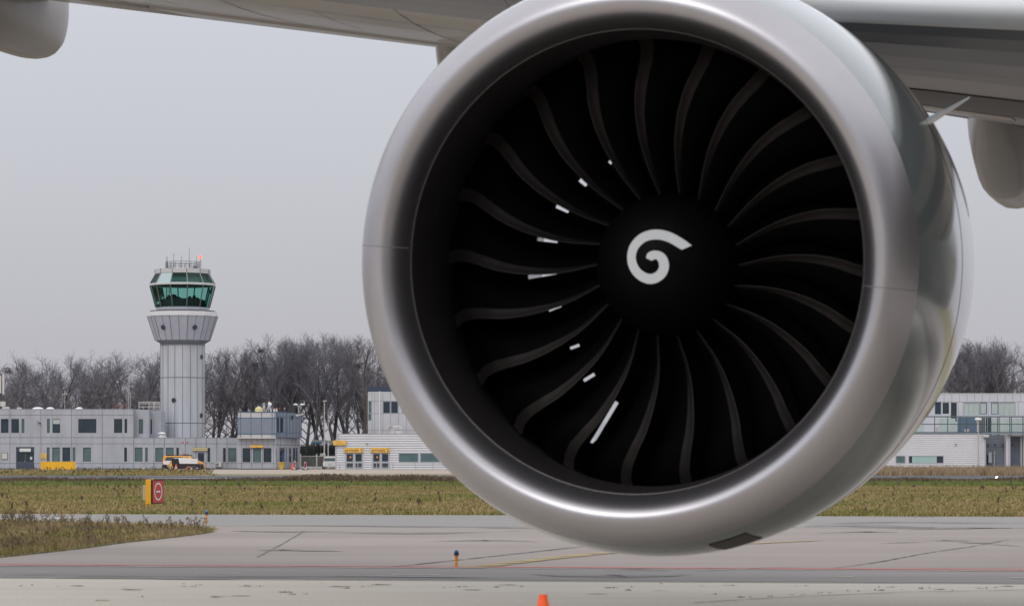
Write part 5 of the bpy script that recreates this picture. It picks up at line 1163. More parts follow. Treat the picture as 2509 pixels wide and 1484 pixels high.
# cones and beacons
def cone(x, y, h, label, band=True, tip=.035):
    t = root('traffic_cone', (x, y, 0), label, 'traffic cone'); rb = h*.24
    MB().box(x-rb*1.25, x+rb*1.25, y-rb*1.25, y+rb*1.25, 0, h*.035).build('base', M['orange'], t, bevel=.005)
    mb = MB(); prof = [(h*.035, rb), (h*.3, rb+(tip-rb)*.28), (h*.6, rb+(tip-rb)*.6), (h*.97, tip), (h, tip*.9), (h, .005)]
    mb.lathe((x, y, 0), prof, 28, close=False).build('body', M['orange'], t, smooth=False)
    if band:
        f = lambda z: rb+(tip-rb)*(z-.035*h)/(h*.94)
        MB().lathe((x, y, 0), [(h*.30, f(h*.30)+.004), (h*.58, f(h*.58)+.004)], 24, close=False).build('reflective_band', M['white'], t)
    return t
def barricade(px, Y, top, label, flip):
    x = WX(px, Y); h = WZ(top, Y); t = root('baffle_beacon', (x, Y, 0), label, 'warning beacon'); w_ = .26
    MB().box(x-.42, x+.42, Y-.25, Y+.25, 0, .10).build('foot', M['black'], t, bevel=.02)
    MB().box(x-w_/2*1.15, x+w_/2*1.15, Y-.04, Y+.04, .10, h).build('board', M['white'], t, bevel=.01)
    MB().tube((x, Y, h), (x, Y, h+.10), .03, n=8).build('tip', M['white'], t)
    H0, H1 = .22, h-.08
    for k in range(3):
        zc = H0+(H1-H0)*(k+.25)/3; s_ = .22*flip; poly = [(x-w_/2, max(.15, zc-.5*s_)), (x+w_/2, max(.15, zc+.5*s_)), (x+w_/2, zc+.5*s_+.24), (x-w_/2, zc-.5*s_+.24)]
        MB().prism(poly, Y-.046, Y-.041).build('red_stripe', M['dark_red'], t)
    return t
barricade(721.0, 376, 1129.4, 'red and white striped warning post beside the orange cone', -1)
barricade(748.0, 376, 1131.4, 'red and white striped warning post standing alone before the gate', 1)
cone(WX(715, 377), 377.6, .82, 'small orange cone behind the left striped warning post', band=False, tip=.05)
cone(WX(431.3, 358), 358, .82, 'orange and white cone in front of the yellow van', tip=.05)
cone(WX(1330, 16.4), 16.4, 1.7-336/6967*16.4, 'large orange cone at the bottom edge under the engine', band=False, tip=.027)
# small dome lights on the strip
for px, py, Y_, mm, lb in ((352, 1151.5, 345, 'sign_yellow', 'small yellow marker light on the grass left of the van'), (418.3, 1152, 343, 'sign_yellow', 'small yellow marker light below the rear wheel of the van'), (456, 1150.3, 352, 'red', 'small red marker light in front of the ground power unit')):
    x = WX(px, Y_); t = root('marker_light', (x, Y_, 0), lb, 'light'); MB().tube((x, Y_, 0), (x, Y_, .16), .05, n=8).build('stem', M['steel_dark'], t); MB().ball((x, Y_, .24), .15, .15, .12).build('dome', M[mm], t, smooth=True)
x = WX(424, 340); MB().box(x-1.4, x+1.0, 346, 346.6, 0, .42).build('concrete_block', M['cladding_warm'], None, bevel=.05, label='low pale concrete block beside the rear wheel of the van', cat='concrete block') if 0 else None
# gate between the buildings
YGt = 402.; t = root('sliding_gate', (WX(760, YGt), YGt, 0), 'galvanised barred sliding gate between the handling building and arrivals hall', 'gate')
zt, zb = WZ(790+1176/3.6, YGt), WZ(790+1278/3.6, YGt)
for n_, (xa_, xb_) in enumerate(((736, 774), (777.5, 830))):
    mb = MB(); X0, X1 = WX(xa_, YGt), WX(xb_, YGt)
    mb.box(X0, X1, YGt-.04, YGt+.04, zt-.05, zt+.05)
    k = int((X1-X0)/.155)
    for i in range(k+1): mb.tube((X0+(X1-X0)*i/k, YGt, .12), (X0+(X1-X0)*i/k, YGt, zt), .026, n=5)
    mb.build('bar_panel', M['galv'], t)
    MB().box(X0, X1, YGt-.06, YGt+.06, .12, .28).box(X0, X1, YGt-.05, YGt+.05, .30, .36).build('rail', M['white'], t)
for px in (736, 775.5): MB().box(WX(px, YGt)-.09, WX(px, YGt)+.09, YGt-.1, YGt+.1, 0, zt+.32).build('post', M['offwhite'], t)
# barrier rail in front of the hall
YF = 384.5; t = root('crowd_railing', (WX(900, YF), YF, 0), 'low grey tubular railing along the front of the arrivals hall', 'railing'); zr_ = WZ(927.4+1112/5.4, YF)
for xa_, xb_ in ((797, 832), (833, 876), (877, 922), (923, 962), (963, 1018), (1019, 1060), (1061, 1110)):
    mb = MB(); X0, X1 = WX(xa_, YF), WX(xb_, YF); mb.tube((X0, YF, zr_), (X1, YF, zr_), .028, n=6).tube((X0, YF, .3), (X1, YF, .3), .025, n=6).tube((X0, YF, 0), (X0, YF, zr_), .032, n=6).tube((X1, YF, 0), (X1, YF, zr_), .032, n=6)
    k = int((X1-X0)/.17)
    for i in range(1, k): mb.tube((X0+(X1-X0)*i/k, YF, .3), (X0+(X1-X0)*i/k, YF, zr_), .012, n=4)
    mb.build('railing_section', M['galv'], t)
# lamp posts, masts and flag poles
def pole(name, px, Y, top, r0_, r1_, m, label, cat='pole'):
    x = WX(px, Y); t = root(name, (x, Y, 0), label, cat); z = WZ(top, Y)
    MB().tube((x, Y, 0), (x, Y, z*.45), r0_, r0_*.9, n=12).build('lower_tube', M[m], t); MB().tube((x, Y, z*.45), (x, Y, z), r0_*.6, r1_, n=10).build('upper_tube', M[m], t); return t, x, z
t, x, z = pole('camera_mast', 794.5, 409, 982, .125, .06, 'offwhite', 'tall white mast with a camera, standing behind the gate', 'mast')
MB().box(x-.2, x+.35, 408.8, 409.1, z-.05, z+.08).build('camera', M['offwhite'], t)
MB().ball((x-.05, 408.8, WZ(1114, 409)), .26, .26, .3).box(x-.6, x-.28, 408.7, 409, WZ(1117, 409), WZ(1110, 409)).build('equipment_box', M['offwhite'], t)
t, x, z = pole('slim_pole', 803.8, 410, 1015, .075, .04, 'white', 'slim white pole with red tip, right of the tall white mast', 'pole'); MB().ball((x, 410, z+.1), .08).build('red_tip', M['red'], t)
YL = 412; x = WX(731.5, YL); t = root('double_street_lamp', (x, YL, 0), 'grey street lamp with two white heads rising behind the blue framed room', 'street lamp')
MB().tube((x, YL, 0), (x, YL, WZ(997, YL)), .10, .06, n=8).path([(x, YL, WZ(997, YL)), W(732.5, 994, YL), W(737, 991, YL)], .05).path([(x, YL, WZ(997, YL)), W(728, 994, YL), W(726, 991.5, YL)], .05).build('post', M['galv'], t)
for px in (724, 741): a = W(px, 990.5, YL); mb = MB(); mb.ball(a, .36, .2, .15).build('lamp_head', M['white'], t, smooth=True)
YL = YW-.9; x = WX(2396, YL); t = root('square_lamp', (x, YL, 0), 'grey post with a flat white lamp head beside the right terminal wing', 'street lamp')
MB().tube((x, YL, 0), (x, YL, WZ(1028, YL)), .09, .07, n=8).build('post', M['galv'], t)
MB().tube((x, YL, WZ(1028, YL)), (x, YL, WZ(1023, YL)), .5, .42, n=16).build('lamp_head', M['white'], t)
MB().ball(W(2394, 1031.5, YL), .2).build('camera', M['offwhite'], t)
MB().box(WX(2409, YL), WX(2423, YL), YL+.3, YL+.7, WZ(1070, YL), WZ(1064, YL)).build('wall_camera', M['offwhite'], wing_b)
# direction boards behind the gate
YD = 416
t = root('direction_board', (WX(777, YD), YD, 0), 'arrow ended direction board in pale grey over blue behind the white mast', 'sign')
MB().box(WX(764, YD), WX(789.5, YD), YD-.08, YD, WZ(1081.8, YD), WZ(1079, YD)+.12).add([], []).build('upper_board', mat('board_olive', (.23, .25, .22), .6), t)
P5 = [(WX(760.5, YD), WZ(1082.5, YD)), (WX(764, YD), WZ(1086, YD)), (WX(789.5, YD), WZ(1086, YD)), (WX(789.5, YD), WZ(1081.9, YD)), (WX(763, YD), WZ(1081.9, YD))]
MB().prism(P5, YD-.08, YD).build('blue_board', mat('board_blue', (.03, .12, .22), .5), t)
MB().tube((WX(786, YD), YD+.05, 0), (WX(786, YD), YD+.05, WZ(1079, YD)), .07, n=8).tube((WX(768, YD), YD+.05, 0), (WX(768, YD), YD+.05, WZ(1080, YD)), .05, n=8).build('posts', M['steel_dark'], t)
t = root('direction_board', (WX(808, YD), YD, 0), 'plain grey direction board right of the white mast, next to the yellow three line sign', 'sign')
MB().box(WX(796, YD), WX(816, YD), YD-.08, YD, WZ(1086.5, YD), WZ(1078, YD)).build('board', mat('board_grey', (.22, .24, .23), .6), t); MB().tube((WX(801, YD), YD+.05, 0), (WX(801, YD), YD+.05, WZ(1080, YD)), .06, n=8).build('post', M['steel_dark'], t)
# no entry sign on the field
YS = 94.5; kS = YS/FOC
t = root('no_entry_sign', (WX(371, YS), YS, 0), 'red no entry board on a yellow cabinet standing in the grass field', 'sign')
cx, cy = WX(373.2, YS), YS-.10; ang = R(73); du = Vector((math.cos(ang), math.sin(ang), 0)); dn = Vector((math.sin(ang), -math.cos(ang), 0))   # red face runs away from the viewer
def B2(o, u0, u1, w0, w1, z0, z1__, m, name, bev=0):
    P = lambda u, v, z: (o[0]+du.x*u-dn.x*v, o[1]+du.y*u-dn.y*v, z)
    return MB().add([P(u0,w0,z0), P(u1,w0,z0), P(u1,w1,z0), P(u0,w1,z0), P(u0,w0,z1__), P(u1,w0,z1__), P(u1,w1,z1__), P(u0,w1,z1__)], [(3,2,1,0),(4,5,6,7),(0,1,5,4),(1,2,6,5),(2,3,7,6),(3,0,4,7)]).build(name, m, t, bevel=bev)
zt, zb = WZ(1174.5, YS), WZ(1233, YS); o = (cx, cy)
B2(o, 0, .92, -.01, .03, zb, zt, M['black'], 'sign_frame'); B2(o, .03, .89, -.018, -.011, zb+.03, zt-.03, M['red'], 'red_face')
P = lambda u, v, z: (o[0]+du.x*u-dn.x*v, o[1]+du.y*u-dn.y*v, z)
vs = []; NN = 40; zc, uc_ = (zt+zb)/2+.005, .46
for i in range(NN):
    a = 2*math.pi*i/NN
    for rd in (.30, .245): vs.append(P(uc_+rd*1.06*math.cos(a), -.021, zc+rd*math.sin(a)))
MB().add(vs, [(2*i, 2*i+1, (2*i+3) % (2*NN), (2*i+2) % (2*NN)) for i in range(NN)]).build('white_ring', M['white'], t, fix=False)
MB().add([P(uc_-.16, -.021, zc-.028), P(uc_+.16, -.021, zc-.028), P(uc_+.16, -.021, zc+.028), P(uc_-.16, -.021, zc+.028)], [(0, 1, 2, 3)]).build('white_bar', M['white'], t, fix=False)
xw = 14.8*kS; M['cabinet_yellow'] = mat('cabinet_yellow', (.78, .40, .01), .5, noise=.10, nscale=6)
MB().box(cx-.012-xw, cx-.035, YS-.12, YS+.62, WZ(1234.5, YS), zt+.01).build('cabinet', M['cabinet_yellow'], t, bevel=.008)
MB().box(cx-.034, cx-.012, YS-.08, YS+.6, zb, zt).build('dark_gap_panel', M['black'], t)
for a, b in ((0.0, .045), (.13, .17)): MB().box(cx-.012-xw+a, cx-.012-xw+b, YS-.10, YS-.03, 0, WZ(1234.5, YS)).build('leg', M['cabinet_yellow'], t)
MB().box(cx-.012-xw-7.5*kS, cx-.013-xw, YS+.0, YS+.35, WZ(1224.5, YS), WZ(1187.8, YS)).build('control_box', mat('box_beige', (.50, .42, .36), .6), t, bevel=.01)
MB().box(cx-.28, cx+.06, YS-.2, YS+.6, 0, .03).build('base_plate', M['steel_dark'], t)
# blue taxiway edge lights
def edge_light(px, base, h, label):
    x, y, _ = G(px, base, .004); t = root('taxiway_edge_light', (x, y, 0), label, 'taxiway light')
    z0 = .004; mb = MB(); mb.lathe((x, y, z0), [(0, .030), (h*.12, .026), (h*.20, .021), (h*.24, .026), (h*.30, .021), (h*.62, .025), (h*.66, .034)], 16).build('post', M['amber'], t)
    MB().lathe((x, y, z0), [(h*.235, .0275), (h*.27, .0275)], 16, close=False).build('white_band', M['white'], t)
    MB().lathe((x, y, z0), [(h*.66, .038), (h*.78, .040), (h*.80, .040)], 16).build('collar', mat('collar_navy', (.02, .04, .09), .4) if 'collar_navy' not in bpy.data.materials else bpy.data.materials['collar_navy'], t)
    MB().lathe((x, y, z0), [(h*.80, .034), (h*.90, .033), (h*.96, .026), (h, .008)], 16).build('blue_lens', M['blue_lens'], t, smooth=True)
edge_light(1118, 1386.5, .262, 'blue topped orange post light on the near edge line, left of the engine')
edge_light(506, 1281.5, .345, 'blue topped orange post light by the tip of the grass verge')
# glowing runway light
x, y, z = W(2441.6, 1169.5, 205); t = root('runway_light', (x, y, 0), 'glowing warm white runway light in the weeds at right', 'runway light')
MB().tube((x, y, 0), (x, y, z-.06), .03, n=8).build('stem', M['steel_dark'], t); MB().ball((x, y, z), .10, .10, .10).build('lamp', mat('lamp_glow', (.9, .8, .6), .3, emit=(1, .80, .52, 9)), t, smooth=True)
# inspection cover catching light beside the verge
mb = MB(); x, y, _ = G(150, 1274.5); mb.prismz([(x-.28, y-1.2), (x+.20, y-1.2), (x+.26, y+1.0), (x-.2, y+1.0)], .004, .07); mb.build('inspection_cover', M['galv'], None, label='pale flat inspection cover on the asphalt behind the near verge', cat='manhole cover')

# ================================================================== VEHICLES
def wheel(t, x, y, z, r, w_=.22):
    f = MB().lathe((0, 0, 0), [(-w_/2, r*.93), (-w_/2+.03, r), (w_/2-.03, r), (w_/2, r*.93)], 24)
    f.v = [(x+vx, y+vz, z+vy) for vx, vy, vz in f.v]; a = f.build('wheel', M['black'], t, smooth=False)
    g_ = MB().lathe((0, 0, 0), [(-w_/2-.012, .05), (-w_/2-.02, r*.35), (-w_/2-.008, r*.62), (-w_/2+.01, r*.62)], 24); g_.v = [(x+vx, y+vz, z+vy) for vx, vy, vz in g_.v]; g_.build('rim', M['galv'], a)
YVn = 368.
vz = lambda x_, y_: (384.7+x_/14.05, 1085.4+y_/14.05)
def vp2(x_, y_): px, py = vz(x_, y_); return (WX(px, YVn), WZ(py, YVn)-.02)
gz = 930
t = root('yellow_van', (WX(447, YVn), YVn+.95, 0), 'yellow and white van with roof rack parked before the office building', 'van')
prof = [(175, 850), (172, 820), (185, 590), (215, 440), (260, 425), (900, 425), (1090, 440), (1160, 460), (1260, 525), (1380, 590), (1500, 635), (1580, 690), (1610, 740), (1615, 850), (1560, 870), (1545, 860)]
arch = lambda cx_, r_: [(cx_+r_*math.cos(a), 862-r_*1.05*math.sin(a)) for a in np.linspace(0, math.pi, 9)]
body = [vp2(*q) for q in prof] + [vp2(*q) for q in arch(1440, 92)] + [vp2(1330, 872), vp2(540, 872)] + [vp2(*q) for q in arch(425, 92)] + [vp2(320, 868)]
mb = MB(); n = len(body); yc = [YVn, YVn+1.9]
ins = [(x, z) for x, z in body]; zmid = WZ(1085.4+590/14.05, YVn); zr0 = WZ(1085.4+425/14.05, YVn)
def tuck(z): return .0 if z < zmid else .16*((z-zmid)/(zr0-zmid))**1.3
vs = [(x, YVn+tuck(z), z) for x, z in body] + [(x, YVn+1.9-tuck(z), z) for x, z in body]
b_ = mb.add(vs, [tuple(range(n)), tuple(range(n, 2*n))[::-1]] + [(i, n+i, n+(i+1) % n, (i+1) % n) for i in range(n)]).build('body', M['van_yellow'], t, bevel=.02)
def side_patch(poly, m, name, off=.012, par=None, th=.01):
    q = [vp2(*p) for p in poly]; nn = len(q); vs = [(x, YVn+tuck(z)-off, z) for x, z in q] + [(x, YVn+tuck(z)-off+th, z) for x, z in q]
    return MB().add(vs, [tuple(range(nn)), tuple(range(nn, 2*nn))[::-1]] + [(i, nn+i, nn+(i+1) % nn, (i+1) % nn) for i in range(nn)]).build(name, M[m], par or t)
side_patch([(275, 580), (300, 500), (330, 465), (540, 460), (545, 580)], 'glass_dark', 'side_window'); side_patch([(560, 462), (900, 470), (905, 580), (560, 580)], 'glass_dark', 'side_window')
side_patch([(945, 478), (1040, 478), (1090, 495), (1150, 530), (1170, 585), (945, 585)], 'glass_dark', 'side_window')
side_patch([(203, 590), (490, 590), (445, 650), (385, 735), (205, 715)], 'white', 'white_panel')
side_patch([(178, 720), (360, 735), (330, 862), (176, 835)], 'black', 'rear_bumper'); side_patch([(1410, 690), (1590, 700), (1610, 860), (1530, 862), (1500, 760), (1400, 745)], 'black', 'front_bumper', .014)
side_patch([(540, 760), (1340, 760), (1340, 868), (540, 868)], 'black', 'sill', .013)
x0, z0_ = vp2(1175, 470); x1, z1_3 = vp2(1275, 535)
a = vp2(1162, 462); b = vp2(1262, 527); MB().add([(a[0], YVn+.22, a[1]+.01), (a[0], YVn+1.68, a[1]+.01), (b[0], YVn+1.8, b[1]+.01), (b[0], YVn+.1, b[1]+.01)], [(0, 1, 2, 3)]).build('windscreen', M['glass_dark'], t, fix=False)
a = vp2(183, 600); MB().box(a[0]-.02, a[0]+.05, YVn+.0-.015, YVn+.12, vp2(0, 690)[1], vp2(0, 600)[1]).build('tail_light', M['red'], t)
a = vp2(1520, 705); MB().box(a[0]-.15, a[0]+.15, YVn-.016, YVn+.05, a[1]-.10, a[1]+.06).build('headlight', M['glass_teal'], t)
for cx_ in (425, 1440): x, z = vp2(cx_, 868); wheel(t, x, YVn+.12, .34, .34); wheel(t, x, YVn+1.78, .34, .34)
mb = MB(); ra, rb_ = vp2(330, 405), vp2(1155, 425)
mb.box(ra[0], rb_[0], YVn+.25, YVn+.32, ra[1]-.02, ra[1]+.06).box(ra[0], rb_[0], YVn+1.58, YVn+1.65, ra[1]-.02, ra[1]+.06)
for x_ in np.linspace(ra[0], rb_[0], 8): mb.box(x_-.05, x_+.05, YVn+.32, YVn+1.58, ra[1]-.03, ra[1]+.04); mb.box(x_-.03, x_+.03, YVn+.25, YVn+.3, ra[1]-.12, ra[1])
mb.build('roof_rack', M['black'], t)
x, z = vp2(375, 380); MB().ball((x, YVn+.8, z), .22, .22, .17).build('beacon', M['steel_dark'], t); x, z = vp2(960, 392); MB().box(x-.4, x+.35, YVn+.5, YVn+.9, z-.05, z+.09).build('light_bar', M['dark_red'], t)
text('lettering', 'CUSTOMS', *[(vp2(310, 640)[0])], YVn-.024, vp2(0, 650)[1], .75, .16, M['galv'], t) if 0 else None
# ground power unit in front of the van
YP = 364.; gp = lambda x_, y_: (WX(384.7+x_/14.05, YP), WZ(1085.4+y_/14.05, YP))
t = root('ground_power_unit', (WX(452, YP), YP+.6, 0), 'white topped black ground power trailer in front of the yellow van', 'trailer')
c = [gp(*q) for q in ((735, 520), (1120, 530), (1140, 540), (1370, 535), (1375, 700), (770, 695))]
MB().prism(c, YP, YP+1.3).build('white_canopy', M['white'], t, bevel=.02)
c = [gp(*q) for q in ((555, 500), (1110, 505), (1118, 525), (600, 522))]; MB().prism(c, YP+.1, YP+1.2).build('raised_lid', M['white'], t)
c = [gp(*q) for q in ((505, 545), (560, 522), (733, 522), (765, 700), (1375, 705), (1480, 740), (1470, 880), (560, 880), (500, 700))]; MB().prism(c, YP+.03, YP+1.25).build('chassis', M['black'], t, bevel=.02)
for x_ in (640, 1180, 1380): x, z = gp(x_, 900); wheel(t, x, YP+.1, .24, .24, .2)
x, z = gp(1100, 820); MB().box(x-.25, x+.25, YP+.0, YP+.025, z-.04, z+.04).build('amber_strip', M['amber'], t); x, z = gp(1250, 615); text('lettering', 'GUINAULT'[:0] or 'power', x, YP-.006, z, .5, .13, M['galv'], t)
MB().box(gp(1000, 0)[0], gp(1340, 0)[0], YP+.005, YP+.03, gp(0, 850)[1], gp(0, 770)[1]).build('control_panel', M['steel_dark'], t)
# white van seen from behind
YR2 = 396.; x = WX(808.5, YR2); t = root('white_van', (x, YR2+2.4, 0), 'white van seen from behind, half hidden by the arrivals hall corner', 'van'); hwd = 1.0
zz = lambda y_: WZ(790+y_/3.6, YR2)
prof = [(-hwd, .38), (-hwd-.02, zz(1240)), (-hwd+.03, zz(1215)), (-hwd+.14, zz(1188)), (-hwd+.26, zz(1180)), (hwd-.26, zz(1180)), (hwd-.14, zz(1188)), (hwd-.03, zz(1215)), (hwd+.02, zz(1240)), (hwd, .38)]
MB().prism([(x+a, b) for a, b in prof], YR2, YR2+4.8).build('body', M['white'], t, bevel=.04)
MB().prism([(x-.84, zz(1220)), (x-.80, zz(1192)), (x+.80, zz(1192)), (x+.84, zz(1220))], YR2-.02, YR2+.01).build('rear_window', M['glass_teal'], t)
MB().box(x-1.0, x+1.0, YR2-.08, YR2+.1, .30, zz(1279)).build('bumper', M['black'], t, bevel=.02)
for s_ in (-1, 1):
    MB().prism([(x+s_*1.005, zz(1222)), (x+s_*.88, zz(1222)), (x+s_*.86, zz(1188)), (x+s_*.92, zz(1190))], YR2-.03, YR2+.05).build('tail_light', M['red'], t)
    wheel(t, x+s_*.85, YR2+.9, .33, .33); 
MB().box(x-.32, x+.28, YR2-.03, YR2+.0, zz(1252), zz(1246)).build('number_plate', M['galv'], t); MB().box(x+.1, x+.3, YR2+.5, YR2+.7, zz(1180), zz(1176)).build('roof_light', M['red'], t)

# ================================================================== TREES
def tube_batch(segs, nsides):
    """segs: list of (p0,p1,r0,r1) -> vertex and face arrays"""
    P0 = np.array([s[0] for s in segs]); P1 = np.array([s[1] for s in segs]); r0 = np.array([s[2] for s in segs]); r1 = np.array([s[3] for s in segs])
    d = P1-P0; d /= np.linalg.norm(d, axis=1)[:,None]+1e-9; up = np.where(np.abs(d[:,2:3]) > .9, np.array([[1., 0, 0]]), np.array([[0, 0, 1.]])); u = np.cross(d, up); u /= np.linalg.norm(u, axis=1)[:,None]; v = np.cross(d, u)
    n = len(segs); V = np.zeros((n, 2*nsides, 3))
    for i in range(nsides):
        a = 2*math.pi*i/nsides; w_ = u*math.cos(a)+v*math.sin(a); V[:,i] = P0+w_*r0[:,None]; V[:,nsides+i] = P1+w_*r1[:,None]
    F = np.array([[i, (i+1) % nsides, nsides+(i+1) % nsides, nsides+i] for i in range(nsides)]); F = (np.arange(n)[:,None,None]*2*nsides+F[None]).reshape(-1, 4)
    return V.reshape(-1, 3), F
def np_mesh(name, V, F, m):
    me = bpy.data.meshes.new(name); me.vertices.add(len(V)); me.vertices.foreach_set('co', V.ravel()); me.loops.add(F.size); me.loops.foreach_set('vertex_index', F.ravel().astype(np.int32))
    me.polygons.add(len(F)); me.polygons.foreach_set('loop_start', (np.arange(len(F))*4).astype(np.int32)); me.update(calc_edges=True); me.materials.append(m); return me
def gen_tree(seed, H, spread, style):
    """bare tree of height H: ascending limbs, then finer branches and twigs"""
    r = random.Random(seed); trunk = []; crown = []
    def grow(p, d, L, rad, lvl, nseg):
        pts = [p]; dirs = []
        for i in range(nseg):
            j = .10 if lvl == 0 else .17 + .04*lvl
            d = (d + Vector((r.gauss(0, j), r.gauss(0, j), r.gauss(0, j*.6))) + Vector((0, 0, .05*lvl if lvl < 4 else .02))).normalized()
            q = p + d*(L/nseg); r0 = rad*(1-.75*i/nseg); r1 = rad*(1-.75*(i+1)/nseg)
            (trunk if lvl == 0 else crown).append((tuple(p), tuple(q), max(r0, .014), max(r1, .011), lvl)); p = q; pts.append(p); dirs.append(d)
        return pts, dirs
    lean = Vector((r.gauss(0, .05), r.gauss(0, .05), 1)).normalized()
    stems = 1 if style != 'multi' else r.choice((2, 3))
    for s_ in range(stems):
        d0 = lean if stems == 1 else (lean + Vector((r.uniform(-.28, .28), r.uniform(-.2, .2), 0))).normalized()
        TL = H*(.78 if style != 'round' else .60); pts, dirs = grow(Vector((0, 0, 0)), d0, TL, H*.0165*(1 if stems == 1 else .75), 0, 9)
        nl = int((15 if style == 'round' else 17)/(1 if stems == 1 else 1.5)); f0 = .24 if style == 'round' else .34
        for k in range(nl):
            t = f0+(1-f0)*(k+r.random()*.8)/nl; t = min(t, .999); i = min(int(t*9), 8); base = pts[i].lerp(pts[i+1], t*9-i); az = k*2.4+r.uniform(-.5, .5)
            el = r.uniform(.45, .85) if style == 'round' else r.uniform(.8, 1.15); dd = Vector((math.cos(az)*math.cos(el), math.sin(az)*math.cos(el), math.sin(el)))
            L1 = min(H-base.z, H*.42)*r.uniform(.75, 1.1)*(spread if style == 'round' else spread*.85)*(1.0 if t < .85 else .8)
            p1, d1 = grow(base, dd, L1, H*.0052*(1.15-t*.5), 1, 5)
            for k2 in range(8):
                t2 = .22+.76*(k2+r.random())/8; t2 = min(t2, .99); i2 = min(int(t2*5), 4); b2 = p1[i2].lerp(p1[i2+1], t2*5-i2); side = d1[i2].orthogonal().normalized(); side.rotate(__import__('mathutils').Quaternion(d1[i2], r.uniform(0, 6.28)))
                dd2 = (d1[i2]*.75+side*r.uniform(.5, .9)+Vector((0, 0, .25))).normalized(); L2 = L1*r.uniform(.28, .5)*(1.1-.4*t2)
                p2, d2 = grow(b2, dd2, L2, H*.0021, 2, 3)
                for k3 in range(6):
                    t3 = .15+.83*(k3+r.random())/6; t3 = min(t3, .99); i3 = min(int(t3*3), 2); b3 = p2[i3].lerp(p2[i3+1], t3*3-i3); side = d2[i3].orthogonal().normalized(); side.rotate(__import__('mathutils').Quaternion(d2[i3], r.uniform(0, 6.28)))
                    dd3 = (d2[i3]*.7+side*r.uniform(.5, 1.)+Vector((0, 0, .15))).normalized(); L3 = r.uniform(.5, 1.25)
                    q3 = b3+dd3*L3; crown.append((tuple(b3), tuple(q3), .013, .008, 3))
                    for k4 in range(2):
                        b4 = b3.lerp(q3, r.uniform(.3, .95)); dd4 = (dd3+Vector((r.uniform(-.8, .8), r.uniform(-.8, .8), r.uniform(-.3, .7)))).normalized(); crown.append((tuple(b4), tuple(b4+dd4*r.uniform(.3, .7)), .009, .005, 4))
    Vt, Ft = tube_batch([s[:4] for s in trunk], 7)
    big = [s[:4] for s in crown if s[4] < 3]; small = [s[:4] for s in crown if s[4] >= 3]
    V1, F1 = tube_batch(big, 4); V2, F2 = tube_batch(small, 3)
    return (Vt, Ft), (np.concatenate([V1, V2]), np.concatenate([F1, F2+len(V1)]))
PROTO = []; HT = []
for i, (st, sp) in enumerate((('round', 1.0), ('round', .9), ('tall', .8), ('tall', .7), ('multi', .8), ('tall', .9), ('multi', .75))):
    (Vt, Ft), (Vc, Fc) = gen_tree(100+i, 20., sp, st); HT.append(float(Vc[:,2].max())); PROTO.append((np_mesh('trunk', Vt, Ft, M['bark']), np_mesh('crown', Vc, Fc, M['twig'] if i % 3 else M['twig_warm'])))
def plant_tree(px, top, Y, proto, rz, label, group=None, wide=1.):
    h = WZ(top, Y); s_ = h/HT[proto]; t = root('bare_tree', (WX(px, Y), Y, 0), label, 'tree', group)
    t.rotation_euler = (0, 0, rz); t.scale = (s_*wide, s_*wide, s_)
    for me, nm in zip(PROTO[proto], ('trunk', 'crown')):
        o = bpy.data.objects.new(nm, me); COL.objects.link(o); o.parent = t
    return t
rt = random.Random(11); INR = [0]; CNT = {}
def inner_label(px):
    k = 'left of the control tower' if px < 440 else ('between tower and blue framed room' if px < 600 else ('behind the gate and handling block' if px < 790 else ('behind the arrivals hall' if px < 1200 else 'behind the right terminal wing')))
    CNT[k] = CNT.get(k, -1)+1; return '%s of the smaller inner trees %s, counting from its left' % (ORD[CNT[k]], k)
ORD = ['first', 'second', 'third', 'fourth', 'fifth', 'sixth', 'seventh', 'eighth', 'ninth', 'tenth', 'eleventh', 'twelfth', 'thirteenth', 'fourteenth', 'fifteenth', 'sixteenth', 'seventeenth', 'eighteenth', 'nineteenth', 'twentieth', 'twenty-first', 'twenty-second']
left = [(-22, 872, 1), (18, 874, 0), (48, 872, 3), (82, 868, 1), (118, 862, 2), (152, 849, 1), (196, 868, 0), (222, 862, 5), (262, 853, 0), (302, 858, 1), (338, 850, 4), (372, 840, 1), (404, 852, 5)]
for k, (px, top, pr) in enumerate(left): plant_tree(px, top, 432+rt.uniform(-3, 7), pr, rt.uniform(0, 6.3), '%s bare tree of the front row counted from the left picture edge towards the tower' % ORD[k], 'bare trees behind the office building', 1.12 if pr in (0, 1) else 1)
mid = [(500, 850, 5), (520, 842, 2), (545, 846, 3), (572, 858, 0), (592, 850, 5), (612, 848, 3), (634, 836, 2), (655, 834, 4), (676, 836, 5), (696, 826, 3), (714, 818, 2), (738, 828, 5), (762, 820, 4), (786, 817, 2), (812, 818, 3), (836, 822, 5), (858, 813, 2), (880, 820, 3), (904, 828, 4), (926, 832, 5), (950, 836, 2), (976, 838, 3)]
for k, (px, top, pr) in enumerate(mid): plant_tree(px, top-(7 if px > 640 else 2), 432+rt.uniform(-3, 8), pr, rt.uniform(0, 6.3), '%s tall bare tree counted from the tower towards the engine' % ORD[k], 'tall bare trees between tower and engine')
rgt = [(2310, 826, 4), (2338, 832, 2), (2362, 824, 3), (2388, 820, 5), (2412, 832, 2), (2436, 836, 4), (2462, 830, 3), (2486, 818, 2), (2510, 822, 5), (2540, 826, 3)]
for k, (px, top, pr) in enumerate(rgt): plant_tree(px, top, 436+rt.uniform(-3, 8), pr, rt.uniform(0, 6.3), '%s bare tree counted from the engine cowl towards the right picture edge' % ORD[k], 'bare trees behind the right terminal wing')
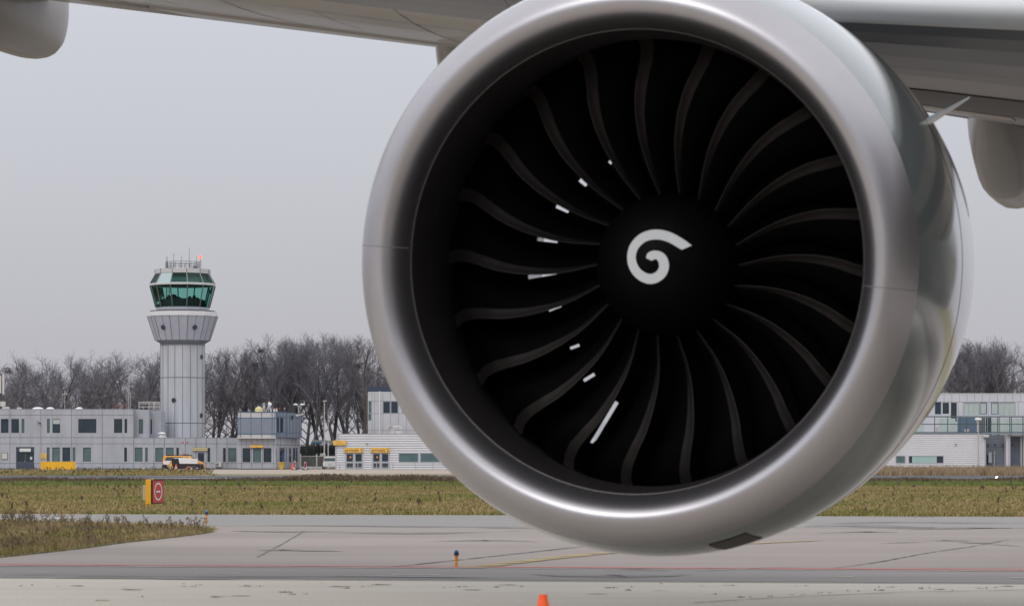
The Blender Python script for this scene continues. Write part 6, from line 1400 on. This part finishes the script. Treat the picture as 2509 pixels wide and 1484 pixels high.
for px in np.arange(-40, 1010, 40):
    plant_tree(px+rt.uniform(-8, 8), (895 if px < 400 else 875)+rt.uniform(-14, 16), 462+rt.uniform(-8, 14), rt.choice((0, 1, 4, 5, 2)), rt.uniform(0, 6.3), inner_label(px), 'inner trees of the wood', 1.15); INR[0] += 1
for px in np.arange(2300, 2560, 40):
    plant_tree(px+rt.uniform(-8, 8), 868+rt.uniform(-14, 16), 466+rt.uniform(-8, 14), rt.choice((0, 1, 4, 5, 2)), rt.uniform(0, 6.3), inner_label(px), 'inner trees of the wood', 1.15); INR[0] += 1
# birds' nests
def nest(px, py, r_, label):
    x, y, z = W(px, py, 431); rn = random.Random(int(px)); segs = []
    for i in range(90):
        a, b = rn.uniform(0, 6.28), rn.uniform(0, 6.28); q = Vector((math.cos(a)*rn.uniform(.2, 1), math.sin(a)*rn.uniform(.2, 1), rn.uniform(-.6, .6)))*r_; e = q+Vector((math.cos(b), math.sin(b), rn.uniform(-.4, .4)))*r_*.8
        segs.append((tuple(Vector((0, 0, r_*.7))+q), tuple(Vector((0, 0, r_*.7))+e), .03, .02))
    V, F = tube_batch(segs, 3); o = bpy.data.objects.new('bird_nest', np_mesh('bird_nest', V, F, M['bark'])); o.location = (x, y, z-r_*.7); COL.objects.link(o)
    tag(o, label, 'nest', 'nests in the bare trees')
for px, py, r_, lb in ((815.6, 886, .75, 'largest dark twig nest, high in the tall trees nearest the engine'), (798, 877, .5, 'dark twig nest just left of the largest nest'), (639, 859, .5, 'dark twig nest in the trees above the blue framed room'), (876, 896, .7, 'loose twig nest high in the trees above the dark blue roof'), (20, 907, .7, 'wide twig nest in the trees at the far left edge'), (625, 893, .45, 'small twig nest lower in the trees above the handling building')): nest(px, py, r_, lb)
# undergrowth and hedge
def scrub(name, pts, h0, h1, m, label, cat, nb=16):
    P_ = np.array(pts); blades(name, P_, h0, h1, .16, nb, .55, m, .55, label=label, cat=cat)
xs = RNG.uniform(-82, 82, 4200); ys = RNG.uniform(428, 470, 4200)
M['scrub'] = veg_mat('scrub_twigs', (.060, .052, .055), (.085, .072, .074), (.11, .092, .090), .15, .5)
scrub('undergrowth', np.stack([xs, ys], 1), 1.2, 3.6, M['scrub'], 'tangled bare undergrowth along the foot of the wood', 'undergrowth', 18)
M['hedge2'] = veg_mat('hedge_leaves', (.030, .040, .040), (.045, .055, .052), (.06, .066, .06), .4, .5)
xs = RNG.uniform(WX(728, 418), WX(835, 418), 900); ys = RNG.uniform(417, 422, 900); blades('hedge', np.stack([xs, ys], 1), 2.0, 3.6, .22, 24, .4, M['hedge2'], .35, label='dark dense hedge behind the gate', cat='hedge', kind=None)
# fallen pale objects on the lawn strip
